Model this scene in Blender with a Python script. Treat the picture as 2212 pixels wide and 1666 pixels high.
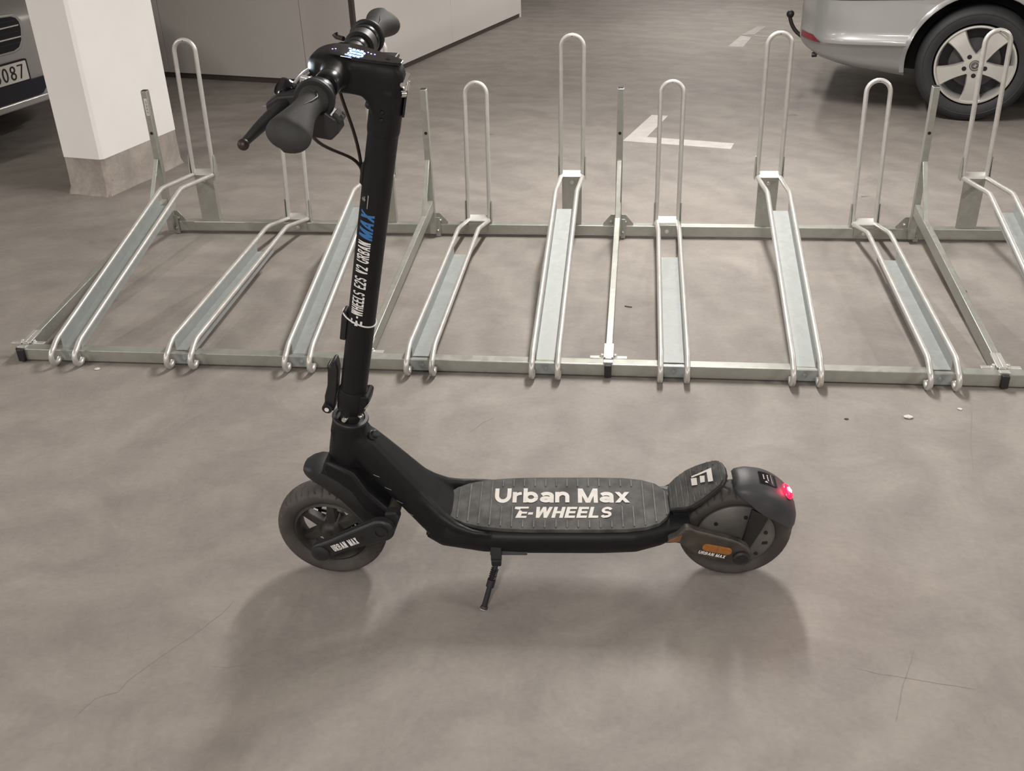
import bpy, bmesh, math, random
from mathutils import Vector, Matrix
from math import sin, cos, pi, radians as rad, sqrt, atan2
random.seed(7)
for o in list(bpy.data.objects): bpy.data.objects.remove(o)
scene = bpy.context.scene
col = scene.collection
V = Vector

# ------------------------------------------------------------------ camera, light, exposure
cam_d = bpy.data.cameras.new('camera'); cam = bpy.data.objects.new('camera', cam_d); col.objects.link(cam)
R_ = (0.9926562, 0.1169736, -0.0308347); U_ = (-0.0290995, 0.4783102, 0.8777087); F_ = (-0.1174173, 0.8703657, -0.4782015)
cam.matrix_world = Matrix(((R_[0], U_[0], -F_[0], 1.8709565), (R_[1], U_[1], -F_[1], -2.8282111),
                           (R_[2], U_[2], -F_[2], 1.5138474), (0, 0, 0, 1)))
cam_d.sensor_fit = 'HORIZONTAL'; cam_d.sensor_width = 36.0; cam_d.lens = 2180.054 / 2212 * 36.0
cam_d.clip_start = .05; cam_d.clip_end = 100
scene.camera = cam
vs = scene.view_settings
vs.view_transform = 'Standard'; vs.look = 'None'; vs.gamma = 1.0; vs.use_curve_mapping = False
vs.exposure = 0.99
w = bpy.data.worlds.new('world'); scene.world = w; w.use_nodes = True
w.node_tree.nodes['Background'].inputs[0].default_value = (.9, .88, .86, 1)
w.node_tree.nodes['Background'].inputs[1].default_value = 0.0

def area(name, loc, sx, sy, power, color=(1, .955, .91), rz=0):
    d = bpy.data.lights.new(name, 'AREA'); d.shape = 'RECTANGLE'; d.size = sx; d.size_y = sy
    d.energy = power; d.color = color
    o = bpy.data.objects.new(name, d); col.objects.link(o); o.location = loc; o.rotation_euler = (0, 0, rad(rz))
    return o
# ceiling tubes, then unseen fill lamps added at the left and front
area('tube_and_fill_light', (2.0, 1.42, 2.42), .16, 1.35, 54, rz=-4)
area('tube_and_fill_light', (2.6, 6.2, 2.42), .16, 1.5, 27, rz=-10)
area('tube_and_fill_light', (6.2, 3.2, 2.42), .16, 1.5, 40, rz=-10)
area('tube_and_fill_light', (6.4, 8.0, 2.42), .16, 1.5, 26, rz=-10)
area('tube_and_fill_light', (2.6, 10.5, 2.42), .16, 1.5, 30, rz=-10)
area('tube_and_fill_light', (-3.0, -.6, 2.42), .16, 1.5, 32, rz=-10)  # added fill lamp on the left
area('tube_and_fill_light', (1.6, -4.0, 2.42), .16, 1.5, 46, rz=-4)  # fill lamp added behind the camera
area('tube_and_fill_light', (5.2, -1.6, 2.42), .16, 1.5, 44, rz=-4)  # fill lamp added at the front right
area('tube_and_fill_light', (-2.2, -3.4, 2.42), .16, 1.5, 46, rz=-4)  # fill lamp added at the front left

# ------------------------------------------------------------------ materials
def nt(m): return m.node_tree.nodes, m.node_tree.links
def mat(name, c, rough=.5, metal=0., emis=None, es=0., spec=.5, noise=0., nscale=30., bump=0., bscale=200., coat=0., dust=None):
    m = bpy.data.materials.new(name); m.use_nodes = True
    N, L = nt(m); b = N['Principled BSDF']
    b.inputs['Base Color'].default_value = (*c, 1); b.inputs['Roughness'].default_value = rough
    b.inputs['Metallic'].default_value = metal; b.inputs['Specular IOR Level'].default_value = spec
    if coat: b.inputs['Coat Weight'].default_value = coat; b.inputs['Coat Roughness'].default_value = .08
    if emis: b.inputs['Emission Color'].default_value = (*emis, 1); b.inputs['Emission Strength'].default_value = es
    tc = N.new('ShaderNodeTexCoord')
    if noise:
        n = N.new('ShaderNodeTexNoise'); n.inputs['Scale'].default_value = nscale; n.inputs['Detail'].default_value = 6
        L.new(tc.outputs['Object'], n.inputs['Vector'])
        r = N.new('ShaderNodeValToRGB'); r.color_ramp.elements[0].position = .3; r.color_ramp.elements[1].position = .75
        d = dust or tuple(min(1, x * (1 + noise)) for x in c)
        r.color_ramp.elements[0].color = (*[x * (1 - noise * .5) for x in c], 1); r.color_ramp.elements[1].color = (*d, 1)
        L.new(n.outputs['Fac'], r.inputs['Fac']); L.new(r.outputs['Color'], b.inputs['Base Color'])
    if bump:
        n2 = N.new('ShaderNodeTexNoise'); n2.inputs['Scale'].default_value = bscale; n2.inputs['Detail'].default_value = 4
        L.new(tc.outputs['Object'], n2.inputs['Vector'])
        bp = N.new('ShaderNodeBump'); bp.inputs['Strength'].default_value = bump; bp.inputs['Distance'].default_value = .002
        L.new(n2.outputs['Fac'], bp.inputs['Height']); L.new(bp.outputs['Normal'], b.inputs['Normal'])
    return m

def concrete(name, c1, c2, c3, rough=.62):
    m = bpy.data.materials.new(name); m.use_nodes = True; N, L = nt(m); b = N['Principled BSDF']
    tc = N.new('ShaderNodeTexCoord')
    def noise(sc, det, dist=0., vec=None, rg=.55):
        n = N.new('ShaderNodeTexNoise'); n.inputs['Scale'].default_value = sc; n.inputs['Detail'].default_value = det
        n.inputs['Roughness'].default_value = rg; n.inputs['Distortion'].default_value = dist
        L.new(vec or tc.outputs['Object'], n.inputs['Vector']); return n
    def ramp(n, p0, p1, a, bb):
        r = N.new('ShaderNodeValToRGB'); r.color_ramp.elements[0].position = p0; r.color_ramp.elements[1].position = p1
        r.color_ramp.elements[0].color = a; r.color_ramp.elements[1].color = bb; L.new(n.outputs['Fac'], r.inputs['Fac']); return r
    def mix(fac, a, bb, mode='MIX'):
        x = N.new('ShaderNodeMix'); x.data_type = 'RGBA'; x.blend_type = mode
        if hasattr(fac, 'links'): L.new(fac, x.inputs[0])
        else: x.inputs[0].default_value = fac
        L.new(a, x.inputs[6]); L.new(bb, x.inputs[7]); return x.outputs[2]
    r1 = ramp(noise(1.1, 7, .8, rg=.6), .32, .68, (*c1, 1), (*c2, 1))
    r2 = ramp(noise(3.2, 9, 1.4, rg=.66), .40, .66, (1, 1, 1, 1), (*c3, 1))
    mp = N.new('ShaderNodeMapping'); mp.inputs['Scale'].default_value = (1.6, 3.6, 1); mp.inputs['Rotation'].default_value = (0, 0, -.5)
    L.new(tc.outputs['Object'], mp.inputs['Vector'])
    r3 = ramp(noise(2.4, 8, 1.0, mp.outputs[0], .62), .36, .7, (.94, .94, .945, 1), (1.02, 1.02, 1.02, 1))
    r4 = ramp(noise(70, 4), .3, .75, (.93, .93, .93, 1), (1.05, 1.05, 1.05, 1))
    # swirling trowel / wear traces
    wv = N.new('ShaderNodeTexWave'); wv.wave_type = 'RINGS'; wv.rings_direction = 'Z'; wv.inputs['Scale'].default_value = 1.3
    wv.inputs['Distortion'].default_value = 9; wv.inputs['Detail'].default_value = 6; wv.inputs['Detail Scale'].default_value = 1.8; wv.inputs['Detail Roughness'].default_value = .65
    L.new(tc.outputs['Object'], wv.inputs['Vector'])
    r5 = ramp(wv, .0, 1.0, (.93, .928, .93, 1), (1.04, 1.04, 1.03, 1))
    # sparse dark specks
    vo = N.new('ShaderNodeTexVoronoi'); vo.inputs['Scale'].default_value = 5.5; L.new(tc.outputs['Object'], vo.inputs['Vector'])
    r6 = N.new('ShaderNodeValToRGB'); r6.color_ramp.elements[0].position = .018; r6.color_ramp.elements[1].position = .034
    r6.color_ramp.elements[0].color = (.45, .43, .41, 1); r6.color_ramp.elements[1].color = (1, 1, 1, 1); L.new(vo.outputs['Distance'], r6.inputs['Fac'])
    sel = ramp(noise(2.1, 2), .56, .6, (1, 1, 1, 1), (0, 0, 0, 1))
    one = N.new('ShaderNodeRGB'); one.outputs[0].default_value = (1, 1, 1, 1)
    specks = mix(sel.outputs[0], r6.outputs[0], one.outputs[0])
    c = mix(1., r1.outputs[0], r2.outputs[0], 'MULTIPLY')
    for x in (r3.outputs[0], r4.outputs[0], r5.outputs[0], specks): c = mix(1., c, x, 'MULTIPLY')
    L.new(c, b.inputs['Base Color'])
    b.inputs['Roughness'].default_value = rough; b.inputs['Specular IOR Level'].default_value = .35
    bp = N.new('ShaderNodeBump'); bp.inputs['Strength'].default_value = .25; bp.inputs['Distance'].default_value = .0015
    L.new(noise(160, 5).outputs['Fac'], bp.inputs['Height']); L.new(bp.outputs['Normal'], b.inputs['Normal'])
    return m

def galvanised(name, c, rough=.42, metal=.75, var=.1):
    m = bpy.data.materials.new(name); m.use_nodes = True; N, L = nt(m); b = N['Principled BSDF']
    tc = N.new('ShaderNodeTexCoord')
    v = N.new('ShaderNodeTexVoronoi'); v.inputs['Scale'].default_value = 55; L.new(tc.outputs['Object'], v.inputs['Vector'])
    n = N.new('ShaderNodeTexNoise'); n.inputs['Scale'].default_value = 14; n.inputs['Detail'].default_value = 5; L.new(tc.outputs['Object'], n.inputs['Vector'])
    bw = N.new('ShaderNodeRGBToBW'); L.new(v.outputs['Color'], bw.inputs[0])
    ad = N.new('ShaderNodeMath'); ad.operation = 'ADD'; L.new(bw.outputs[0], ad.inputs[0]); L.new(n.outputs['Fac'], ad.inputs[1])
    hf = N.new('ShaderNodeMath'); hf.operation = 'MULTIPLY'; hf.inputs[1].default_value = .5; L.new(ad.outputs[0], hf.inputs[0])
    r = N.new('ShaderNodeValToRGB'); r.color_ramp.elements[0].position = .2; r.color_ramp.elements[1].position = .8
    r.color_ramp.elements[0].color = (*[x * (1 - var) for x in c], 1); r.color_ramp.elements[1].color = (*[min(1, x * (1 + var * .8)) for x in c], 1)
    L.new(hf.outputs[0], r.inputs['Fac']); L.new(r.outputs[0], b.inputs['Base Color'])
    rr = N.new('ShaderNodeMapRange'); rr.inputs['To Min'].default_value = rough - .07; rr.inputs['To Max'].default_value = rough + .1
    L.new(hf.outputs[0], rr.inputs['Value']); L.new(rr.outputs[0], b.inputs['Roughness'])
    b.inputs['Metallic'].default_value = metal
    return m

M = dict(
    floor=concrete('floor_concrete', (.252, .228, .206), (.300, .275, .250), (.84, .838, .85)),
    base_concrete=concrete('bare_concrete', (.33, .295, .27), (.52, .475, .43), (.72, .70, .69), .85),
    paint=mat('white_wall_paint', (.80, .78, .745), .6, noise=.04, nscale=3, bump=.08, bscale=90),
    column_paint=mat('white_column_paint', (.87, .86, .84), .6, noise=.03, nscale=5, bump=.15, bscale=120),
    panel_shaded=mat('shaded_white_panel', (.47, .445, .42), .5, noise=.03, nscale=2),  # white panel, shade of the dimmer box side put into its colour
    panel_white=mat('off_white_panel', (.66, .635, .61), .5, noise=.03, nscale=2),
    line_worn=mat('half_worn_white_paint', (.42, .395, .37), .65, noise=.3, nscale=14, dust=(.50, .475, .45)),
    line_faint=mat('faint_white_paint', (.34, .315, .29), .65, noise=.3, nscale=14, dust=(.39, .365, .34)),
    dark_strip=mat('brown_black_strip', (.055, .042, .036), .6),
    line=mat('worn_white_paint', (.52, .495, .47), .65, noise=.14, nscale=18),
    galv=galvanised('galvanised_steel', (.40, .41, .375), .42, .66, .08),
    galv_pale=galvanised('pale_galvanised_tube', (.60, .59, .565), .38, .6, .05),
    galv_sheet=galvanised('galvanised_sheet', (.33, .35, .345), .52, .25, .09),
    bolt=mat('zinc_bolt', (.75, .75, .74), .28, 1.0),
    blackp=mat('matt_black_paint', (.0075, .0073, .0085), .5, spec=.28, noise=.25, nscale=60),
    black_alu=mat('black_anodised_metal', (.03, .03, .033), .3, .6),
    plast=mat('black_plastic', (.013, .013, .014), .5, noise=.3, nscale=40),
    glossy=mat('glossy_black_plastic', (.006, .006, .010), .12),
    grip=mat('grip_rubber', (.028, .028, .027), .72, noise=.25, nscale=25, bump=.2, bscale=300),
    tyre=mat('tyre_rubber', (.034, .031, .029), .72, noise=.3, nscale=14, dust=(.085, .076, .069)),
    rim=mat('dusty_black_rim', (.022, .02, .019), .55, .2, noise=.3, nscale=18, dust=(.06, .055, .05)),
    motor=mat('dusty_grey_motor_cover', (.10, .096, .093), .5, .2, noise=.25, nscale=16, dust=(.16, .15, .14)),
    mat_rubber=mat('worn_deck_rubber', (.040, .040, .039), .68, noise=.6, nscale=28, dust=(.105, .104, .10), bump=.3, bscale=260),
    rib=mat('worn_deck_rib', (.07, .07, .068), .6, noise=.4, nscale=40, dust=(.15, .148, .14)),
    fender=mat('grey_black_fender_plastic', (.034, .034, .040), .5, noise=.2, nscale=20, dust=(.06, .06, .066)),
    dirty=mat('dusty_black_metal', (.018, .016, .015), .5, noise=.4, nscale=22, dust=(.085, .072, .058)),
    letter=mat('off_white_lettering', (.62, .60, .565), .6, noise=.12, nscale=60),
    white=mat('white_print', (.74, .73, .71), .5),
    blue=mat('blue_print', (.035, .16, .40), .5),
    chrome=mat('chrome', (.8, .8, .8), .14, 1.0),
    amber=mat('amber_reflector', (.30, .115, .025), .22, noise=.2, nscale=150),
    rust=mat('rusty_brown', (.16, .075, .035), .7, noise=.4, nscale=60),
    red_on=mat('red_tail_lamp', (.6, .01, .03), .2, emis=(1.0, .008, .035), es=1.6),
    red_core=mat('tail_lamp_diode', (1, .5, .55), .2, emis=(1.0, .42, .45), es=5),
    led=mat('blue_white_display', (.2, .3, .6), .3, emis=(.22, .42, 1.0), es=5),
    led_dim=mat('violet_display_dot', (.2, .2, .5), .3, emis=(.35, .32, 1.0), es=2.5),
    head_on=mat('headlamp_glow', (.9, .95, 1), .3, emis=(.8, .92, 1.0), es=9),
    cable=mat('brown_black_cable', (.022, .013, .011), .45),
    lit_cable=mat('lit_cable', (.55, .57, .6), .4),  # headlamp light on the cable put into its pale colour
    tie=mat('white_zip_tie', (.70, .69, .67), .45),
    carpaint=mat('silver_car_paint', (.37, .375, .37), .34, .5, coat=.6),
    carpaint2=mat('light_silver_car_paint', (.45, .445, .43), .32, .45, coat=.6),
    gap=mat('black_gap', (.008, .008, .01), .7),
    navy=mat('dark_bumper_plastic', (.012, .013, .022), .5),
    cartyre=mat('car_tyre_rubber', (.024, .024, .026), .62, noise=.2, nscale=30),
    alloy=mat('silver_alloy', (.62, .61, .58), .36, .55, noise=.06, nscale=20),
    alloy_dark=mat('dark_alloy', (.10, .10, .105), .5, .4),  # dark grey metal of the car brake discs and hub caps
    redlens=mat('dark_red_reflector', (.17, .02, .03), .15),
    lens=mat('clear_lamp_lens', (.55, .52, .50), .1, .2),
    plate=mat('plate_white', (.72, .70, .66), .4),
    ink=mat('black_ink', (.02, .018, .018), .5),
    stone=mat('pale_stone', (.58, .54, .49), .8, noise=.2, nscale=200),
    darkbit=mat('dark_debris', (.06, .05, .045), .8),
)

# ------------------------------------------------------------------ mesh helpers
class MB:
    def __init__(s, tf=None): s.v = []; s.f = []; s.tf = tf or (lambda p: p)
    def pt(s, p): s.v.append(V(s.tf(V(p)))); return len(s.v) - 1
    def pts(s, ps): return [s.pt(p) for p in ps]
    def face(s, ix): s.f.append(tuple(ix))
    def loft(s, rings, cap0=True, cap1=True, closed=True):
        ids = [s.pts(r) for r in rings]; n = len(rings[0])
        for a, b in zip(ids, ids[1:]):
            for i in range(n if closed else n - 1):
                j = (i + 1) % n; s.face((a[i], a[j], b[j], b[i]))
        if cap0: s.face(ids[0][::-1])
        if cap1: s.face(ids[-1])
        return s
    def grid_closed(s, rings):   # both directions closed
        ids = [s.pts(r) for r in rings]; m = len(ids); n = len(rings[0])
        for k in range(m):
            a, b = ids[k], ids[(k + 1) % m]
            for i in range(n):
                j = (i + 1) % n; s.face((a[i], a[j], b[j], b[i]))
        return s
    def box(s, c, d, ax=None):
        c = V(c); ax = ax or (V((1, 0, 0)), V((0, 1, 0)), V((0, 0, 1)))
        q = [(-1, -1), (1, -1), (1, 1), (-1, 1)]
        return s.loft([[c + ax[0] * (d[0] / 2 * a) + ax[1] * (d[1] / 2 * b) + ax[2] * (d[2] / 2 * z) for a, b in q] for z in (-1, 1)])
    def prism(s, poly, a, b, f3):   # poly of 2D points, extruded between depth a and b through f3(x, y, d)
        return s.loft([[f3(x, y, a) for x, y in poly], [f3(x, y, b) for x, y in poly]])
    def tube(s, path, r, n=10, caps=True, closed=False):
        P = [V(p) for p in path]; rings = []; prev = None; m = len(P)
        for i, p in enumerate(P):
            if closed: d = P[(i + 1) % m] - P[i - 1]
            else: d = P[min(i + 1, m - 1)] - P[max(i - 1, 0)]
            d.normalize()
            if prev is None:
                u = d.orthogonal().normalized()
            else:
                u = (prev - d * prev.dot(d)).normalized()
            prev = u; v = d.cross(u); rr = r[i] if isinstance(r, (list, tuple)) else r
            rings.append([p + (u * cos(t) + v * sin(t)) * rr for t in (2 * pi * k / n for k in range(n))])
        if closed: return s.grid_closed(rings)
        return s.loft(rings, caps, caps)
    def lathe(s, prof, c, axis, n=32, up=None, cap=True):   # prof: (radius, along)
        axis = V(axis).normalized(); u = V(up).normalized() if up else axis.orthogonal().normalized(); v = axis.cross(u); c = V(c)
        rings = [[c + axis * z + (u * cos(2 * pi * k / n) + v * sin(2 * pi * k / n)) * max(r, 1e-5) for k in range(n)] for r, z in prof]
        return s.loft(rings, cap, cap)
    def cyl(s, a, b, r, n=20):
        a, b = V(a), V(b); return s.lathe([(r, 0), (r, (b - a).length)], a, b - a, n)
    def build(s, name, m, parent=None, smooth=38, bevel=0, recalc=True, obj_props=None):
        me = bpy.data.meshes.new(name); me.from_pydata([tuple(p) for p in s.v], [], s.f)
        if recalc:
            bm = bmesh.new(); bm.from_mesh(me); bmesh.ops.recalc_face_normals(bm, faces=bm.faces); bm.to_mesh(me); bm.free()
        if smooth:
            for p in me.polygons: p.use_smooth = True
            me.set_sharp_from_angle(angle=rad(smooth))
        if isinstance(m, str): m = M[m]
        me.materials.append(m)
        o = bpy.data.objects.new(name, me); col.objects.link(o)
        if parent: o.parent = parent
        if bevel:
            b = o.modifiers.new('bevel', 'BEVEL'); b.width = bevel; b.segments = 2; b.limit_method = 'ANGLE'; b.angle_limit = rad(40)
        return o

def remesh(o, vox, smooth=4, fac=.6):
    r = o.modifiers.new('remesh', 'REMESH'); r.mode = 'VOXEL'; r.voxel_size = vox; r.use_smooth_shade = True
    s = o.modifiers.new('smooth', 'SMOOTH'); s.factor = fac; s.iterations = smooth
def bake(o):     # replace the object's mesh by its evaluated one
    dg = bpy.context.evaluated_depsgraph_get(); dg.update()
    me = bpy.data.meshes.new_from_object(o.evaluated_get(dg)); me.name = o.name
    o.modifiers.clear(); o.data = me
    return o
def tag(o, label=None, cat=None, group=None, kind=None):
    for k, v in (('label', label), ('category', cat), ('group', group), ('kind', kind)):
        if v: o[k] = v
    return o
def empty(name, mw, label, cat, group=None):
    o = bpy.data.objects.new(name, None); col.objects.link(o); o.empty_display_size = .1
    o.matrix_world = mw if isinstance(mw, Matrix) else Matrix.Translation(mw)
    return tag(o, label, cat, group)
def struct(o): o['kind'] = 'structure'; return o
def share(o, parent, loc=None, name=None):
    c = o.copy(); col.objects.link(c); c.parent = parent
    if loc is not None: c.location = loc
    return c
def sup(a, b, e, n, t):  # super-ellipse point
    c, s_ = cos(t), sin(t)
    return (a * math.copysign(abs(c) ** (2 / e), c), b * math.copysign(abs(s_) ** (2 / e), s_))

# block lettering: every glyph is a list of flat pieces, cap height 1, stroke t
def ribbon(pts, t, closed=False):
    n = len(pts); L_, R2 = [], []
    for k in range(n):
        a = V(pts[k - 1] if (k or closed) else pts[0]); c = V(pts[(k + 1) % n] if (k < n - 1 or closed) else pts[-1]); q = V(pts[k])
        d0 = (q - a).normalized() if (q - a).length > 1e-6 else (c - q).normalized(); d1 = (c - q).normalized() if (c - q).length > 1e-6 else d0
        m = (d0 + d1).normalized(); nn = V((-m.y, m.x)); w = t / 2 / max(.35, nn.dot(V((-d0.y, d0.x))))
        L_.append(q + nn * w); R2.append(q - nn * w)
    return [[L_[k], R2[k], R2[(k + 1) % n], L_[(k + 1) % n]] for k in range(n if closed else n - 1)]
def arc(cx, cy, rx, ry, a0, a1, n=9): return [(cx + rx * cos(rad(a0 + (a1 - a0) * k / n)), cy + ry * sin(rad(a0 + (a1 - a0) * k / n))) for k in range(n + 1)]
def slant(x0, y0, x1, y1, w): return [[(x0 - w / 2, y0), (x0 + w / 2, y0), (x1 + w / 2, y1), (x1 - w / 2, y1)]]
def glyph(c, t, W=.72, xh=.74):
    h = t / 2; th = t * .82; hh = th / 2
    bar = lambda x0, x1, y: [[(x0, y - hh), (x1, y - hh), (x1, y + hh), (x0, y + hh)]]
    st_ = lambda x, y0, y1: [[(x - h, y0), (x + h, y0), (x + h, y1), (x - h, y1)]]
    if c == ' ': return [], .34
    if c == '-': return bar(0, .34, .40), .34
    if c == 'U': return ribbon([(h, 1)] + arc(W / 2, W / 2, W / 2 - h, W / 2 - hh, 180, 360, 12) + [(W - h, 1)], t), W
    if c == 'E': return st_(h, 0, 1) + bar(0, W * .9, hh) + bar(0, W * .84, .51) + bar(0, W * .9, 1 - hh), W * .9
    if c == 'L': return st_(h, 0, 1) + bar(0, W * .86, hh), W * .86
    if c == 'H': return st_(h, 0, 1) + st_(W - h, 0, 1) + bar(0, W, .51), W
    if c == 'N': return st_(h, 0, 1) + st_(W - h, 0, 1) + slant(t * .6, 1, W - t * .6, 0, t * 1.15), W
    if c == 'M': w2 = W * 1.2; return st_(h, 0, 1) + st_(w2 - h, 0, 1) + slant(t * .62, 1, w2 / 2, 0, t * 1.05) + slant(w2 - t * .62, 1, w2 / 2, 0, t * 1.05), w2
    if c == 'W': w2 = W * 1.45; return slant(t * .5, 1, w2 * .27, 0, t * .98) + slant(w2 * .5, 1, w2 * .27, 0, t * .92) + slant(w2 * .5, 1, w2 * .73, 0, t * .92) + slant(w2 - t * .5, 1, w2 * .73, 0, t * .98), w2
    if c == 'V': return slant(t * .5, 1, W / 2, 0, t) + slant(W - t * .5, 1, W / 2, 0, t), W
    if c == 'A': w2 = W * 1.05; return slant(t * .5, 0, w2 / 2, 1, t) + slant(w2 - t * .5, 0, w2 / 2, 1, t) + bar(w2 * .24, w2 * .76, .27), w2
    if c == 'X': return slant(t * .56, 0, W - t * .56, 1, t * 1.1) + slant(W - t * .56, 0, t * .56, 1, t * 1.1), W
    if c == 'x': w2 = W * .88; return slant(t * .56, 0, w2 - t * .56, xh, t * 1.15) + slant(w2 - t * .56, 0, t * .56, xh, t * 1.15), w2
    if c in 'BR':
        b1 = ribbon([(0, 1 - hh), (W * .55, 1 - hh)] + arc(W * .55, .745, W * .45 - h, .255 - hh, 80, -80, 8) + [(W * .55, .49 + hh * .0), (0, .49)], th)
        if c == 'R': return st_(h, 0, 1) + b1 + slant(W - t * .55, 0, W * .52, .48, t * 1.05), W
        return st_(h, 0, 1) + b1 + ribbon([(0, .50), (W * .56, .50)] + arc(W * .56, .26, W * .44 - h, .26 - hh, 80, -80, 8) + [(W * .56, hh), (0, hh)], th), W
    if c == 'S': r = (1 - th) / 4; return ribbon(arc(W / 2, 1 - hh - r, W / 2 - h, r, 15, 270, 12) + arc(W / 2, hh + r, W / 2 - h, r, 90, -165, 12), th), W
    if c == '2': r = .27; return ribbon(arc(W / 2, 1 - hh - r, W / 2 - h, r, 175, -35, 10) + [(h * 1.1, hh * 1.2)], t * .95) + bar(0, W, hh), W
    if c == '0': return ribbon(arc(W / 2, .5, W / 2 - h, .5 - hh, 0, 345, 23), t, True), W
    if c == '8': return ribbon(arc(W / 2, .745, W / 2 - h * 1.2, .255 - hh, 0, 345, 19), t, True) + ribbon(arc(W / 2, .27, W / 2 - h, .27 - hh, 0, 345, 19), t, True), W
    if c == '6': return ribbon(arc(W / 2, .31, W / 2 - h, .31 - hh, 0, 345, 19), t, True) + ribbon([(h, .31), (h * 1.3, .55), (W * .34, .82), (W * .72, 1 - hh * .3)], t), W
    if c == '7': return bar(0, W, 1 - hh) + slant(W * .28, 0, W - h, 1 - th * .5, t * 1.05), W
    if c == 'n': w2 = W * .86; return st_(h, 0, xh) + ribbon(arc(w2 / 2 + h * .2, xh * .55, w2 / 2 - h * 1.2, xh * .45 - hh, 165, 0, 9) + [(w2 - h, 0)], t), w2
    if c == 'r': w2 = W * .56; return st_(h, 0, xh) + ribbon(arc(w2 * 1.0, xh * .5, w2 - h, xh * .5 - hh, 180, 92, 6), th), w2
    if c == 'b': w2 = W * .9; return st_(h, 0, 1) + ribbon(arc(w2 / 2 + h * .1, xh / 2, w2 / 2 - h * 1.1, xh / 2 - hh, 0, 345, 19), t, True), w2
    if c == 'a': w2 = W * .86; return ribbon(arc(w2 / 2, xh * .66, w2 / 2 - h, xh * .34 - hh, 160, 0, 8) + [(w2 - h, 0)], t) + ribbon(arc(w2 * .46, xh * .30, w2 * .46 - h, xh * .30 - hh, 0, 345, 17), th, True), w2
def text(name, body, width, height, m, parent, f, shear=0., t=.2, W=.72, sp=.11):
    """f maps letter coordinates (x along the line, y up the letter) onto the carrying surface"""
    x = 0; fs = []
    for ch in body:
        g_, w_ = glyph(ch, t, W); fs += [[(px + x + py * shear, py) for px, py in q] for q in g_]; x += w_ + sp
    x0 = min(p[0] for q in fs for p in q); x1 = max(p[0] for q in fs for p in q); k = width / (x1 - x0)
    b = MB()
    for i, q in enumerate(fs):
        n = max(1, round(max(abs(q[0][1] - q[2][1]), abs(q[1][1] - q[3][1])) * 6))   # split tall pieces so they follow a curved surface
        a0, a1, a2, a3 = [V((p[0], p[1])) for p in q]
        if abs(a0.y - a1.y) < 1e-6:
            rows = [(a0.lerp(a3, i_ / n), a1.lerp(a2, i_ / n)) for i_ in range(n + 1)]
            qs = [(u0, u1, v1, v0) for (u0, u1), (v0, v1) in zip(rows, rows[1:])]
        else: qs = [(a0, a1, a2, a3)]
        for z in qs: layer(b, [((p.x - x0) * k, p.y * height) for p in z], f, i)
    return b.build(name, m, parent, smooth=0, recalc=False)
def layer(b, pl, f, i):      # overlapping strokes are stacked a few hundredths of a millimetre apart
    ar = sum(pl[k - 1][0] * pl[k][1] - pl[k][0] * pl[k - 1][1] for k in range(len(pl)))
    if ar < 0: pl = pl[::-1]
    P = [V(f(x, y)) for x, y in pl]; nn = V((0, 0, 0))
    for k in range(len(P)): nn += (P[k] - P[k - 1]).cross(P[(k + 1) % len(P)] - P[k])
    nn = nn.normalized() if nn.length > 1e-14 else V((0, 0, 0))
    ids = []
    for q in P: b.v.append(q + nn * (2.5e-5 * (i % 40))); ids.append(len(b.v) - 1)
    b.face(ids)
def poly(name, polys, m, parent, f):
    b = MB()
    for i, p in enumerate(polys): layer(b, p, f, i)
    return b.build(name, m, parent, smooth=0, recalc=False)

# ------------------------------------------------------------------ setting
H = 2.5
fl = struct(MB().box((1.5, 4, -.05), (19, 21, .1)).build('floor', 'floor', smooth=0))
struct(MB().box((1.5, 4, H + .05), (19, 21, .1)).build('ceiling', 'paint', smooth=0))
struct(MB().box((1.5, 14.6, H / 2), (19, .2, H)).build('wall_back', 'paint', smooth=0))
struct(MB().box((1.5, -6.6, H / 2), (19, .2, H)).build('wall_front', 'paint', smooth=0))
struct(MB().box((-8.1, 4, H / 2), (.2, 21, H)).build('wall_left', 'paint', smooth=0))
struct(MB().box((11.1, 4, H / 2), (.2, 21, H)).build('wall_right', 'paint', smooth=0))

def line_quad(pts, name='painted_line', m='line'):
    b = MB(); b.loft([[(x, y, .0) for x, y in pts], [(x, y, .0015) for x, y in pts]])
    return b.build(name, m, fl, smooth=0)
# corner mark of the bay, further mark and the tip by the box
line_quad([(1.785, 2.798), (1.918, 2.879), (2.044, 3.363), (1.946, 3.388)])
line_quad([(1.785, 2.798), (2.364, 2.635), (2.39, 2.748), (1.918, 2.879)])
line_quad([(2.548, 5.582), (2.663, 5.556), (2.765, 5.978), (2.688, 6.06)], m='line_worn')
line_quad([(2.688, 6.09), (2.80, 6.10), (2.937, 6.506), (2.871, 6.511)], m='line_faint')
line_quad([(2.80, 6.03), (3.05, 5.93), (3.055, 5.965), (2.803, 6.07)], m='line_faint')
line_quad([(-.60, 3.643), (-.18, 3.53), (-.16, 3.62), (-.45, 3.80)], m='line_worn')
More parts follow.
